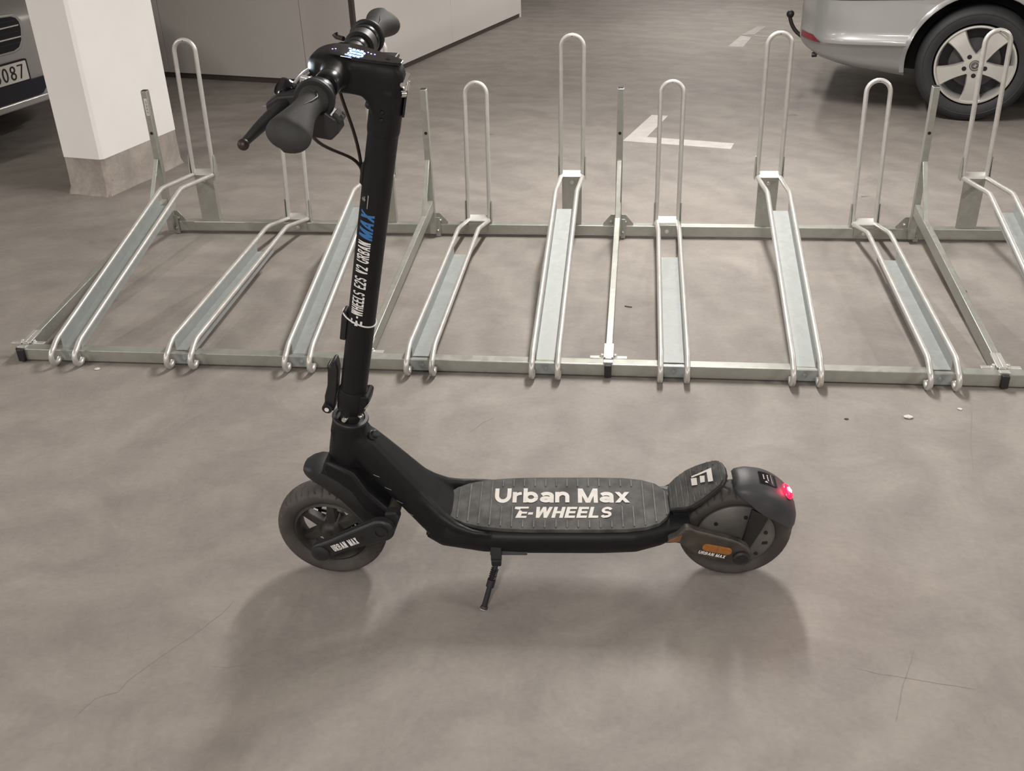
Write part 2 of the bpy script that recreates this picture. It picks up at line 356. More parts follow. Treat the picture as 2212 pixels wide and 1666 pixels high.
# fine cracks and a drag mark
def crack(pts, w=.0014, name='hairline_crack', m='darkcrack'):
    b = MB(); rings = []
    pts = [V(p) for p in pts]; fine = []
    for a, c in zip(pts, pts[1:]): fine += [a.lerp(c, t / 4) + V((random.uniform(-1, 1), random.uniform(-1, 1))) * w * 1.2 for t in range(4)]
    fine.append(pts[-1])
    for i, q in enumerate(fine):
        d = (fine[min(i + 1, len(fine) - 1)] - fine[max(i - 1, 0)]).normalized(); nrm = V((-d.y, d.x)); ww = w * random.uniform(.25, 1) * (.3 if i in (0, len(fine) - 1) else 1)
        rings.append([(q.x + nrm.x * ww, q.y + nrm.y * ww, .0004), (q.x - nrm.x * ww, q.y - nrm.y * ww, .0004)])
    b.loft(rings, False, False, closed=False); return b.build(name, m, fl, smooth=0)
M['darkcrack'] = mat('hairline_crack', (.222, .2, .181), .8)
M['scuff'] = mat('dark_scuff', (.12, .108, .098), .8)
crack([(1.407, -.364), (1.427, -.337), (1.442, -.302), (1.468, -.27)], .0022)
crack([(.789, -1.498), (.807, -1.447), (.846, -1.424), (.852, -1.394), (.87, -1.357), (.899, -1.306), (.937, -1.246), (.973, -1.175), (.985, -1.135)], .0012)
crack([(1.01, -1.338), (1.055, -1.337), (1.108, -1.316)], .001)
crack([(2.473, -1.159), (2.457, -1.201), (2.439, -1.241), (2.422, -1.281), (2.406, -1.331), (2.393, -1.367)], .0009)
crack([(2.344, -1.23), (2.396, -1.243), (2.44, -1.248), (2.5, -1.259), (2.568, -1.268)], .0009)
crack([(2.865, -.123), (2.806, -.333), (2.774, -.474)], .0012)
for q in ([(2.745, 3.374), (2.813, 3.374)], [(.991, 2.953), (1.043, 2.932)], [(2.899, 1.837), (2.941, 1.838)]): crack(q, .008, 'scuff_mark', 'scuff')

# pillar of the garage: painted concrete on a bare foot
ang = rad(-12.5); ux = V((cos(ang), sin(ang), 0)); uy = V((-sin(ang), cos(ang), 0)); zz = V((0, 0, 1))
cc = V((-.729, 1.757, 0)) - ux * .122 + uy * .303
def chamf(hx, hy, c): return [(-hx + c, -hy), (hx - c, -hy), (hx, -hy + c), (hx, hy - c), (hx - c, hy), (-hx + c, hy), (-hx, hy - c), (-hx, -hy + c)]
colu = empty('column', cc, None, None); struct(colu)
b = MB(); P = chamf(.122, .303, .014)
b.loft([[ux * x + uy * y + zz * z for x, y in P] for z in (.185, H)]); b.build('painted_shaft', 'column_paint', colu, smooth=0)
b = MB(); rings = []
for z, g in ((0, .012), (.012, .008), (.03, .0005), (.1, -.002), (.185, -.003)):
    rr = []
    for k in range(64):
        i = k // 8; t = (k % 8) / 8; p, q = P[i], P[(i + 1) % 8]
        x, y = p[0] * (1 - t) + q[0] * t, p[1] * (1 - t) + q[1] * t
        gg = g + (random.uniform(-.004, .006) if z < .02 else 0); l = sqrt(x * x + y * y)
        rr.append(ux * (x + x / l * gg) + uy * (y + y / l * gg) + zz * z)
    rings.append(rr)
b.loft(rings); b.build('bare_concrete_foot', 'base_concrete', colu, smooth=30)

# storage box of flat white panels behind
c0 = V((-.062, 4.158, 0)); dl = V((-1.474, .386, 0)).normalized(); dr = V((.79, 3.064, 0)).normalized(); rl = (V((.79, 3.064, 0))).length
nl = V((dl.y, -dl.x, 0)); nl = nl if nl.y < 0 else -nl; nr = V((dr.y, -dr.x, 0)); nr = nr if nr.x > 0 else -nr
def slab(b, p, q, n, th, z0, z1):
    b.loft([[p + zz * z, q + zz * z, q - n * th + zz * z, p - n * th + zz * z] for z in (z0, z1)])
wl = tag(bpy.data.objects.new('wall_partition', None)); col.objects.link(wl); struct(wl)
x = .022
for L_ in (.40, 1.2, 1.2, 1.2, 1.2):
    b = MB(); slab(b, c0 + dl * x, c0 + dl * (x + L_ - .004), nl, .04, .04, H); b.build('wall_panel', 'panel_shaded', wl, smooth=0, bevel=.0015); x += L_
wr = bpy.data.objects.new('wall_partition_side', None); col.objects.link(wr); struct(wr)
x = .022
for L_ in (1.55, 1.58):
    b = MB(); slab(b, c0 + dr * x, c0 + dr * (x + L_ - .003), nr, .04, .035, H); b.build('wall_panel', 'panel_white', wr, smooth=0, bevel=.0015); x += L_
end = c0 + dr * rl
b = MB(); slab(b, end, end + dl * 5, -nl, .04, .0, H); b.build('wall_panel', 'panel_white', wr, smooth=0)
b = MB(); slab(b, c0 + dl * .0 - nl * .012, c0 + dl * 6.2 - nl * .012, nl, .03, 0, .045); struct(b.build('baseboard_front', 'dark_strip', None, smooth=0))
b = MB(); slab(b, c0 - nr * .006, end - nr * .006, nr, .03, 0, .04); struct(b.build('baseboard_side', 'dark_strip', None, smooth=0))
b = MB(); b.box(c0 + dl * .012 + dr * .012 + zz * (H / 2), (.03, .03, H), (dl, dr, zz)); struct(b.build('trim_corner', 'dark_strip', None, smooth=0))

# ------------------------------------------------------------------ bicycle rack
rack = empty('bike_rack', (1.8, .02, 0), 'long galvanised two-level floor bicycle rack with empty wheel channels behind the scooter', 'bike rack')
O = V((1.8, .02, 0))
def rp(p): return V(p) - O
def RB(): return MB(rp)
XA, XE = -.186, 3.83
def rail(name, y0, z0, z1):
    b = RB(); b.box(((XA + XE) / 2, y0 + .02, (z0 + z1) / 2), (XE - XA, .04, z1 - z0)); return b.build(name, 'galv', rack, smooth=0, bevel=.003)
rail('front_rail', 0, .004, .046); rail('rear_rail', 1.25, .014, .056)
frames = (-.176, 1.005, 1.796, 2.986, 3.79)
# one of each frame piece at x = 0, then copies
def rb0(): return MB(lambda p: V(p) - V((0, O.y, 0)))
prot = {}
def bolt(b, c, ax, r=.006, h=.004): b.lathe([(r * 1.5, 0), (r * 1.5, h * .3), (r, h * .35), (r, h), (r * .7, h * 1.35)], c, ax, 8)
def first(name, m, fn, smooth=30, bevel=0):
    b = rb0(); fn(b); o = b.build(name, m, rack, smooth=smooth, bevel=bevel); return o
def post(b):
    b.box((0, 1.236, .325), (.026, .028, .61))
def post_end(b):
    b.box((0, 1.236, .6305), (.021, .023, .003))
def hole(b): b.lathe([(.0065, 0), (.0065, .0006)], (0, 1.2218, .455), (0, -1, 0), 12)
def barfn(b):
    a, c = V((0, .03, .0285)), V((0, 1.222, .146)); d = (c - a).normalized(); n = V((1, 0, 0)).cross(d)
    b.box((a + c) / 2, ((c - a).length, .022, .048), (d, V((1, 0, 0)), n))
def bracefn(b):
    a, c = V((0.0, 1.215, .345)), V((0.0, 1.06, .142)); d = (c - a).normalized(); n = V((1, 0, 0)).cross(d)
    b.box((a + c) / 2, ((c - a).length, .018, .006), (d, V((1, 0, 0)), n))
def clipfn(b):
    a, c = V((0, .035, .051)), V((0, .115, .060)); d = (c - a).normalized(); n = V((1, 0, 0)).cross(d)
    for sx in (-.0085, .0085): b.box((a + c) / 2 + V((sx, 0, 0)), ((c - a).length, .014, .006), (d, V((1, 0, 0)), n))
    for sx in (-.021, .021): bolt(b, (sx, .05, .047), (0, 0, 1), .006, .007)
    b.box((0, .012, .049), (.03, .02, .006))
    for sx in (-1, 1): b.box((sx * .034, .048, .046), (.05, .018, .003))
def capfn(b): b.box((0, -.006, .026), (.022, .016, .042))
def gusset(b):
    for sx in (-1, 1):
        pol = [(0, .058), (.05, .058), (.05, .066), (.018, .105), (0, .105)]
        b.prism(pol, 1.252, 1.256, lambda x, z, d: V((sx * (x + .013), d, z)))
        bolt(b, (sx * .03, 1.252, .072), (0, -1, 0), .006, .006)
    b.box((.02, 1.245, .045), (.02, .006, .085)); bolt(b, (.02, 1.241, .03), (0, -1, 0), .005, .006)
pieces = [('post', 'galv', post, .002), ('post_opening', 'gap', post_end, 0), ('bolt_hole', 'gap', hole, 0), ('floor_bar', 'galv', barfn, .002),
          ('brace', 'galv', bracefn, .001), ('bar_clip', 'galv_pale', clipfn, .001), ('end_cap', 'plast', capfn, .002), ('foot_bracket', 'galv', gusset, .0008)]
for nm, m, fn, bv in pieces:
    o = first(nm, m, fn, 30, bv); o.location.x = frames[0] - O.x
    for fx in frames[1:]: share(o, rack, (fx - O.x, 0, 0))
# price-tag sized sticker on the leftmost post
st = rb0(); st.box((0.002, 1.2213, .565), (.013, .0008, .07)); s_ = st.build('white_sticker', 'white', rack, smooth=0); s_.location.x = frames[0] - O.x
st = rb0()
for k in range(9): st.box((0.003, 1.2207, .537 + k * .0065), (.006, .0004, .003 if k % 2 else .0015))
s_ = st.build('sticker_print', 'ink', rack, smooth=0); s_.location.x = frames[0] - O.x
b = RB(); b.box((XA - .002, .02, .025), (.018, .044, .046)); b.build('end_cap', 'plast', rack, smooth=0, bevel=.003)

def channel(high, nm):
    """one wheel channel at x = 0: sheet trough > guide tubes, hoop, bracket"""
    ty0, tz0 = .03, .089
    ty1, tz1 = (.945, .305) if high else (1.0, .128)
    by, bz = (1.255, .262) if high else (1.262, .066)
    yc = .885 if high else .83
    sl = (tz1 - tz0) / (ty1 - ty0)
    zt = lambda y: tz0 + (y - ty0) * sl
    root = None
    # trough: U section sheet
    pr = [(-.0345, 0), (-.0345, -.041), (.0345, -.041), (.0345, 0), (.0322, 0), (.0322, -.0385), (-.0322, -.0385), (-.0322, 0)]
    b = rb0(); b.loft([[V((x, y, zt(y) + z)) for x, z in pr] for y in (.016, yc)]); ch = b.build('wheel_channel', 'galv_sheet', rack, smooth=0)
    for sx in (-1, 1):
        X = sx * .041
        hk = [(.012, .0850), (-.008, .0765)] + [(-.0245 + .0265 * cos(rad(t)), .037 + .0265 * sin(rad(t))) for t in range(98, 318, 18)] + [(-.0035, .0205)]
        path = [V((X, y, z)) for y, z in reversed(hk)] + [V((X, ty0, zt(ty0)))]
        path += [V((X, y, zt(y))) for y in (.2, .5, .8, ty1 - .03)] + [V((X * 1.0, ty1, tz1 - .002))]
        e = V((X * 1.1, by, bz + .004)); s0 = V((X, ty1, tz1 - .002))
        path += [s0.lerp(e, .12) + V((0, 0, .001)), s0.lerp(e, .5), e]
        b = rb0(); b.tube(path, .009, 12); b.build('guide_tube', 'galv_pale', ch, smooth=50)
    # hoop
    zb, ztop = (bz + .002, .828) if high else (bz + .002, .640)
    yb, yt = 1.272, (1.305 if high else 1.345)
    r = .0455; cz = ztop - r - .009
    yy = lambda z: yb + (yt - yb) * (z - zb) / (ztop - zb)
    path = [V((-r, yy(zb + (cz - zb) * k / 5), zb + (cz - zb) * k / 5)) for k in range(5)]
    path += [V((-r * cos(t), yy(cz + r * sin(t)), cz + r * sin(t))) for t in (pi * k / 14 for k in range(15))]
    path += [V((r, yy(zb + (cz - zb) * k / 5), zb + (cz - zb) * k / 5)) for k in (4, 3, 2, 1, 0)]
    b = rb0(); b.tube(path, .0092, 12); b.build('hoop', 'galv_pale', ch, smooth=50)
    b = rb0(); b.lathe([(.003, 0), (.003, .0012)], (0, yt - .0085, ztop - .0105), (0, -.7, .7), 8); b.build('vent_hole', 'gap', ch)
    # bracket: upright, bent saddle, ears
    b = rb0()
    if high:
        b.loft([[V((-.040, y, .057)), V((.040, y, .057)), V((.041, y + (.0), bz)), V((-.041, y, bz))] for y in (1.2625, 1.2665)])
        b.box((.0385, 1.278, .16), (.003, .028, .205))
    else:
        b.box((0, 1.2475, .04), (.08, .003, .04))
    for sx in (-1, 1):
        b.prism([(1.255, bz - .006), (1.29, bz - .006), (1.29, bz + .04), (1.283, bz + .085), (1.273, bz + .085), (1.262, bz + .03)], -.0015, .0015, lambda y, z, d: V((sx * .0565 + d, y, z)))
    b.build('bracket', 'galv', ch, smooth=0)
    b = rb0()
    b.box((0, 1.270, bz + .012), (.086, .036, .004), (V((1, 0, 0)), V((0, .82, .57)), V((0, -.57, .82))))
    b.build('saddle', 'galv_pale', ch, smooth=0, bevel=.004)
    b = rb0(); bolt(b, (0, 1.2625 if high else 1.2465, bz - .022 if high else .035), (0, -1, 0), .006, .004)
    bolt(b, (0, 0.0155, .028), (0, -1, 0), .006, .004) if False else None
    b.build('bolt', 'bolt', ch)
    b = rb0(); b.box((0, -.0012, .026), (.072, .0024, .036)); bolt(b, (0, -.0024, .028), (0, -1, 0), .007, .004)
    b.build('front_tab', 'galv_sheet', ch, smooth=25)
    return ch
hi, lo = channel(True, 'h'), channel(False, 'l')
for i in range(10):
    src = lo if i % 2 else hi
    if i < 2: src.location.x = i * .4 - O.x; continue
    ch = share(src, rack, (i * .4 - O.x, 0, 0))
    for k in src.children: share(k, ch)

# ------------------------------------------------------------------ electric scooter
S_ = V((.9974478, .0713995, 0)); T_ = V((-.0708673, .990013, .1218693)); H_ = V((.0087014, -.1215583, .9925462))
mw = Matrix(((S_.x, T_.x, H_.x, 1.205997), (S_.y, T_.y, H_.y, -.9875641), (S_.z, T_.z, H_.z, .002), (0, 0, 0, 1)))
sc = empty('electric_scooter', mw, 'black electric kick scooter with glowing display propped on its kickstand', 'scooter')
# steering frame: origin at the head tube top, axes forward / lateral (far) / up along the steering axis
B0 = V((.072, 0, .446)); rk = atan2(.143, .64); AX = V((sin(rk), 0, cos(rk))); FW = V((-cos(rk), 0, sin(rk))); LA = V((0, 1, 0)); PHI = .08549
FR = FW * cos(PHI) + LA * sin(PHI); LR = LA * cos(PHI) - FW * sin(PHI)
def stv(p): return B0 + FR * p[0] + LR * p[1] + AX * p[2]
def SB(): return MB()          # scooter coordinates s, t, h
def TB(): return MB(stv)       # steering coordinates f, l, u
CR = V((.905, 0, .127)); CF = V((.0105, 0, -.329))   # wheel centres (scooter / steering coordinates)

# --- frame: head tube, neck and deck tray fused into one casting
def frame_mesh():
    b = SB()
    # (centre s,h), direction angle below horizontal, half thickness, half width, exponent
    neck = [((.066, .405), 66, .030, .032, 2.5), ((.092, .374), 56, .036, .036, 2.8), ((.122, .334), 54, .0365, .041, 3.2), ((.152, .2945), 53, .0367, .0455, 3.4),
            ((.185, .2505), 53, .0367, .051, 3.6), ((.217, .208), 52, .037, .058, 3.6), ((.246, .172), 48, .039, .066, 3.6)]
    deck = [((.240, .167), 48, .044, .064, 3.4), ((.266, .1555), 32, .0445, .076, 3.4), ((.302, .1553), 8, .041, .087, 3.6), ((.345, .1545), 0, .0398, .0955, 4.2), ((.42, .154), 0, .0395, .0985, 4.5),
            ((.60, .154), 0, .0395, .0985, 4.5), ((.68, .155), 0, .0385, .096, 4.2), ((.735, .158), 0, .035, .080, 3.6), ((.775, .166), -4, .026, .066, 3.0), ((.800, .171), -6, .018, .060, 3.0)]
    for secs in (neck, deck):
        rings = []
        for (cs, ch), a, th, wd, ex in secs:
            n = V((sin(rad(a)), 0, cos(rad(a)))); c = V((cs, 0, ch)); rr = []
            for k in range(40):
                x, y = sup(wd, th, ex, 40, 2 * pi * k / 40)
                if y < 0 and cs > .2: x *= 1 - .14 * min(1, (-y / th)) * min(1, (cs - .2) / .1)
                rr.append(c + V((0, x, 0)) + n * y)
            rings.append(rr)
        b.loft(rings)
    # head tube
    hb = MB(stv); hb.lathe([(.0345, -.135), (.0375, -.09), (.0375, -.004)], (0, 0, 0), (0, 0, 1), 36)
    n0 = len(b.v); b.v += hb.v; b.f += [tuple(i + n0 for i in f) for f in hb.f]
    gb = MB(); gb.prism([(.030, .43), (.028, .335), (.060, .335), (.10, .30), (.13, .33), (.10, .42)], -.027, .027, lambda x, y, d: V((x, d, y)))
    n0 = len(b.v); b.v += gb.v; b.f += [tuple(i + n0 for i in f) for f in gb.f]
    # shoulders running from the neck into both rims of the deck
    for sy in (-1, 1):
        rb = MB(); pth = [(.165, .024, .305), (.195, .032, .268), (.225, .043, .233), (.255, .057, .2075), (.285, .072, .1945), (.32, .084, .188), (.36, .0885, .186)]
        rb.tube([V((p[0], p[1] * sy, p[2])) for p in pth], [.010, .013, .015, .0145, .011, .008, .005], 14)
        n0 = len(b.v); b.v += rb.v; b.f += [tuple(i + n0 for i in f) for f in rb.f]
    o = b.build('frame', 'blackp', sc); remesh(o, .0040, 5, .5); return bake(o)
frame = frame_mesh()
for x0, z0, x1, z1 in ((.104, .311, .117, .306), (.126, .277, .140, .272), (.148, .241, .162, .236), (.168, .206, .182, .203), (.191, .168, .205, .165)):
    b = SB(); row = []
    for k in range(4):
        q = V((x0 + (x1 - x0) * k / 3 + .008, -.3, z0 + (z1 - z0) * k / 3 + .006)); ok, hit, nrm, _ = frame.ray_cast(q, V((0, 1, 0)))
        if ok: row.append([hit + nrm * .0004 + V((0, 0, dz)) for dz in (-.0007, .0007)])
    if len(row) == 4: b.loft(row, False, False, closed=False); b.build('edge_scratch', 'galv_pale', frame, smooth=0)
# --- deck mat with ribs and lettering
HM = .1955
def mat_half(s):   # half width of the mat along the deck
    pts = [(.245, 0), (.252, .020), (.262, .036), (.280, .0525), (.305, .066), (.34, .0765), (.39, .0835), (.45, .0865), (.60, .0865), (.66, .0845), (.70, .078), (.73, .065), (.748, .045), (.757, .024), (.760, 0)]
    for (a, x), (c, y) in zip(pts, pts[1:]):
        if a <= s <= c: return x + (y - x) * (s - a) / (c - a)
    return 0
ss = [.245, .248, .252, .262, .27, .28, .292, .305, .32, .34, .365, .39, .42, .45, .5, .55, .6, .63, .66, .68, .70, .715, .73, .74, .748, .753, .757, .760]
plan = [(s, mat_half(s)) for s in ss] + [(s, -mat_half(s)) for s in ss[-2:0:-1]]
def zdeck(s): return HM
b = SB(); b.prism(plan, HM - .006, HM + .004, lambda x, y, d: V((x, y, d)))
dm = b.build('deck_mat', 'mat_rubber', sc, smooth=0, bevel=.0012)
s = .262
while s < .757:
    hw = mat_half(s) - .006
    spans = [(-hw, hw)] if (s < .365 or s > .685) else [(-hw, -.057), (.054, hw)]
    if .365 <= s < .41 or .635 < s <= .685: spans = [(-hw, -.012), (.054, hw)] if .365 <= s < .41 or .635 < s else spans
    for y0, y1 in spans:
        b = SB(); b.box((s, (y0 + y1) / 2, HM + .0048), (.0034, y1 - y0, .0022)); b.build('tread_rib', 'rib', dm, smooth=0, bevel=.0007)
    s += .0243
fl_deck = lambda x0, y0: (lambda x, y: V((x0 + x, y0 + y, HM + .0046)))
text('deck_lettering', 'Urban Max', .303, .0475, 'letter', dm, fl_deck(.3665, -.0005), t=.25, W=1.0, sp=.09)
text('deck_lettering', '-WHEELS', .187, .0355, 'letter', dm, fl_deck(.4425, -.050), shear=.22, t=.25, W=.80, sp=.11)
poly('deck_emblem', [[(.0, .036), (.031, .036), (.0295, .030), (.012, .030), (.011, .026), (-.001, .029)], [(.001, .0), (.008, .0), (.0125, .024), (.0095, .025)],
                     [(.011, .0), (.025, 0), (.0262, .006), (.012, .006)], [(.0135, .0135), (.0262, .0135), (.0275, .0195), (.0147, .0195)], [(.008, 0), (.0125, 0), (.0162, .02), (.0125, .024)]],
     'letter', dm, fl_deck(.414, -.050))

# --- foot rest pad over the rear wheel
PO = V((.757, 0, .212)); PD = V((.804, 0, .594)); PN = V((-.594, 0, .804))
def pad(x, y, d=0): return PO + PD * x + V((0, y, 0)) + PN * d
out = [(-.004, .040), (.012, .0525), (.03, .0605), (.05, .0645), (.075, .062), (.105, .054), (.125, .045), (.136, .030), (.1415, .010), (.1415, -.012), (.136, -.028), (.127, -.039),
       (.105, -.047), (.075, -.056), (.05, -.0585), (.028, -.053), (.010, -.042), (-.004, -.036)]
b = SB(); b.prism(out, -.011, 0, pad); pd = b.build('foot_rest', 'plast', sc, smooth=0, bevel=.003)
b = SB(); b.prism([(x * .955 + .003, y * .94 + .0002) for x, y in out], -.002, .0022, pad); pm = b.build('foot_rest_mat', 'mat_rubber', pd, smooth=0, bevel=.001)
def ext(x):
    ys = [q[1] for q in out]; lo_, hi_ = 0, 0
    n = len(out)
    for i in range(n):
        (x0, y0), (x1, y1) = out[i], out[(i + 1) % n]
        if min(x0, x1) <= x <= max(x0, x1) and x0 != x1:
            y = y0 + (y1 - y0) * (x - x0) / (x1 - x0); lo_, hi_ = min(lo_, y), max(hi_, y)
    return lo_ * .9, hi_ * .9
for k in range(10):
    x = .006 + k * .0139; y0, y1 = ext(x)
    if .052 < x < .118: sp = [(y0, -.028), (.031, y1)]
    else: sp = [(y0, y1)]
    for a, c in sp:
        if c - a > .006:
            b = SB(); b.prism([(x - .0012, a), (x + .0012, a), (x + .0012, c), (x - .0012, c)], .002, .0044, pad); b.build('tread_rib', 'rib', pd, smooth=0)
poly('foot_rest_emblem', [[(.0604, .0222), (.0743, .0155), (.0735, -.0075), (.06, -.0011)], [(.0823, .0157), (.0938, .0091), (.0924, -.0107), (.0815, -.0065)],
     [(.0624, .0237), (.0618, .0283), (.0915, .0246), (.1127, .0226), (.1118, -.0211), (.1, -.0158), (.1002, .0172), (.0824, .0198)]], 'letter', pd, lambda x, y: pad(x, y, .0047))
# bracket carrying the pad
b = SB(); b.prism([(.755, .165), (.79, .165), (.80, .192), (.86, .258), (.85, .270), (.765, .205)], -.03, .02, lambda x, y, d: V((x, d, y)))
b.build('foot_rest_bracket', 'plast', pd, smooth=0, bevel=.003)

# --- wheels
def tyre(b, c, ax, up, R=.127, ri=.085, hw=.0335, groove=True):
    ax = V(ax).normalized(); up = V(up).normalized(); fw = ax.cross(up); c = V(c)
    prof = [(ri, -.020), (ri + .004, -.026), (.098, -.0315), (.108, -.0335)]
    tread = []
    for k in range(27):
        t = -1 + 2 * k / 26; tread.append((R - .0125 * abs(t) ** 2.6, t * .0325))
    prof = prof + tread + [(r, -z) for r, z in prof[::-1]] + [(ri - .004, .012), (ri - .004, -.012)]
    n = 400 if groove else 64; rings = []
    for i in range(n):
        a = 2 * pi * i / n; rr = []
        for r, z in prof:
            q = r
            if groove and r > .112 and abs(z) > .0045:
                az = abs(z); ph = (a * 22 / (2 * pi) + (0 if z < 0 else .5)) % 1.0
                cv = .10 + 14 * (az - .0045) + .13 * sin((az - .0045) * 190)
                d1 = abs((ph - cv + .5) % 1 - .5); d2 = abs((ph - cv - .46 + .5) % 1 - .5)
                lim1 = az < .0275; lim2 = .011 < az < .031
                dd = min(d1 if lim1 else 1, d2 if lim2 else 1)
                if dd < .075: q = r - .0032 * min(1, (.075 - dd) / .03)
            rr.append(c + ax * z + (up * cos(a) + fw * sin(a)) * q)
        rings.append(rr)
    b.grid_closed(rings)
# rear wheel with hub motor
b = SB(); tyre(b, CR, (0, 1, 0), (0, 0, 1)); rw = b.build('rear_wheel', 'tyre', sc, smooth=50)
b = SB(); b.lathe([(.02, -.040), (.055, -.0395), (.078, -.035), (.087, -.028), (.087, .028), (.078, .035), (.055, .0395), (.02, .040)], CR, (0, 1, 0), 56)
mo = b.build('motor_cover', 'motor', rw)
for k in range(6):
    a = 2 * pi * (k + .28) / 6; p = CR + V((cos(a) * .066, -.0372, sin(a) * .066))
    b = SB(); b.lathe([(.0045, 0), (.0045, .003), (.002, .0034)], p, (0, -1, 0), 10); b.build('cover_screw', 'plast', mo)
p = CR + V((.064, -.0376, -.012)); b = SB(); b.box(p, (.012, .004, .007)); b.build('valve_hole', 'gap', mo)
b = SB(); b.cyl(CR + V((0, -.105, 0)), CR + V((0, .105, 0)), .008); b.build('axle', 'dirty', rw)

# rear swing arms with reflector and print
arm = [(.745, .176), (.765, .190), (.782, .214), (.792, .213), (.8055, .2055), (.835, .196), (.862, .1865), (.886, .178), (.904, .168), (.919, .157), (.9265, .143), (.924, .127), (.915, .113),
       (.903, .106), (.8915, .1085), (.865, .114), (.838, .123), (.8126, .133), (.793, .149), (.774, .1685), (.760, .172)]
armf = [(x, y - .018) for x, y in arm]
for y0, y1 in ((-.098, -.078), (.078, .098)):
    b = SB(); b.prism(armf if y0 > 0 else arm, y0, y1, lambda x, y, d: V((x, d, y)))
    ra = b.build('rear_swing_arm', 'dirty', sc, smooth=30, bevel=.004)
    b = SB(); b.prism([(.74, .146), (.80, .150), (.805, .170), (.78, .178), (.74, .174)], y0 * .75, y1 * .75 + (.012 if y0 > 0 else 0), lambda x, y, d: V((x, d, y))); b.build('arm_root', 'plast', ra, smooth=0, bevel=.003)
    if y0 < 0:
        ca = V((.8535, -.0985, .1545)); d = V((.969, 0, -.245)).normalized(); n = V((.245, 0, .969)).normalized()
        def rr(x, y, dd=0): return ca + d * x + n * y + V((0, -dd, 0))
        pill = [(.0235 + .0095 * cos(t), .0095 * sin(t)) for t in (rad(-90 + 18 * k) for k in range(11))] + [(-.0235 + .0095 * cos(t), .0095 * sin(t)) for t in (rad(90 + 18 * k) for k in range(11))]
        b = SB(); b.prism(pill, -.002, .003, rr); rf = b.build('amber_reflector', 'amber', ra, smooth=0, bevel=.001)
        b = SB(); b.box(rr(0, 0, .0028), (.0016, .0008, .019), (d, V((0, 1, 0)), n)); b.build('reflector_seam', 'rust', rf, smooth=0)
        text('arm_lettering', 'URBAN MAX', .061, .0092, 'white', ra, lambda x, y: rr(-.036 + x, -.0215 + y - x * .01, .0005), shear=.15, t=.24, W=.8, sp=.12)
        b = SB(); b.lathe([(.019, 0), (.019, .006), (.015, .009), (.011, .007), (.004, .0075)], V((.907, -.098, .130)), (0, -1, 0), 28); b.build('axle_cap', 'plast', ra)
        b = SB(); b.prism([(.746, .1765), (.764, .1885), (.776, .196), (.772, .177), (.760, .1755)], -.0992, -.0975, lambda x, y, d: V((x, d, y))); b.build('rust_patch', 'rust', ra, smooth=0)

# rear mudguard with strut, sticker and lamp
def lerp_tab(tab, x):
    for (a, p), (c, q) in zip(tab, tab[1:]):
        if min(a, c) <= x <= max(a, c): return p + (q - p) * (x - a) / (c - a)
ro = [(96, .141), (93, .148), (84, .1525), (70, .1545), (55, .1535), (42, .150), (30, .145), (20, .137), (13, .126)]
ri = [(96, .136), (93, .130), (84, .119), (72, .104), (60, .098), (50, .098), (40, .103), (30, .108), (20, .114), (13, .121)]
hw = [(96, .034), (93, .043), (84, .050), (70, .053), (50, .054), (35, .052), (25, .048), (13, .036)]
def fpt(th, r, t): return CR + V((cos(rad(th)) * r, t, sin(rad(th)) * r))
b = SB(); rings = []
for k in range(29):
    th = 96 - 83 * k / 28; R, I, w_ = lerp_tab(ro, th), lerp_tab(ri, th), lerp_tab(hw, th)
    cw = min(1, (R - I) / .04)
    o_ = [(-w_, I), (-w_ * 1.0, R - .036 * cw), (-w_ * .96, R - .021 * cw), (-w_ * .82, R - .009 * cw), (-w_ * .5, R - .001), (0, R + .001), (w_ * .5, R - .001), (w_ * .82, R - .009 * cw), (w_ * .96, R - .021 * cw), (w_, R - .036 * cw), (w_, I)]
    i_ = [(y * .93, r - .004 if r > I + .005 else r) for y, r in o_[::-1]]
    rings.append([fpt(th, r, y) for y, r in o_ + i_])
b.loft(rings); fd = b.build('rear_mudguard', 'fender', sc, smooth=50)
for sy in (-1, 1):
    b = SB(); b.prism([(.928, .226), (.968, .205), (.955, .165), (.938, .118), (.932, .104), (.912, .110), (.918, .150)], .0455, .0525, lambda x, y, d: V((x, d * sy, y))); b.build('mudguard_strut', 'plast', fd, smooth=0, bevel=.002)
# sticker with small print
def sk(th, y, up_=.0008): return fpt(th, lerp_tab(ro, th) + .0008 + up_, y)
b = SB()
for k in range(6):
    t0, t1 = 75 - k * 2.6, 75 - (k + 1) * 2.6
    b.face(b.pts([sk(t0, -.020), sk(t0, .018), sk(t1, .018), sk(t1, -.020)]))
stk = b.build('warning_sticker', 'glossy', fd, smooth=50)
b = SB()
for k, (y0, y1) in enumerate(((-.006, .010), (-.009, .012), (-.014, .015))):
    t0 = 71.5 - k * 3.6
    for q in range(3 if k < 2 else 1):
        a, c = y0 + (y1 - y0) * q / 3, y0 + (y1 - y0) * (q + .8) / 3
        if k == 2: c = y1
        b.face(b.pts([sk(t0, a, .0014), sk(t0, c, .0014), sk(t0 - (.9 if k < 2 else .3), c, .0014), sk(t0 - (.9 if k < 2 else .3), a, .0014)]))
b.face(b.pts([sk(71, -.016, .0014), sk(67.8, -.016, .0014), sk(69.4, -.0105, .0014)]))
b.build('sticker_print', 'letter', stk, smooth=0)
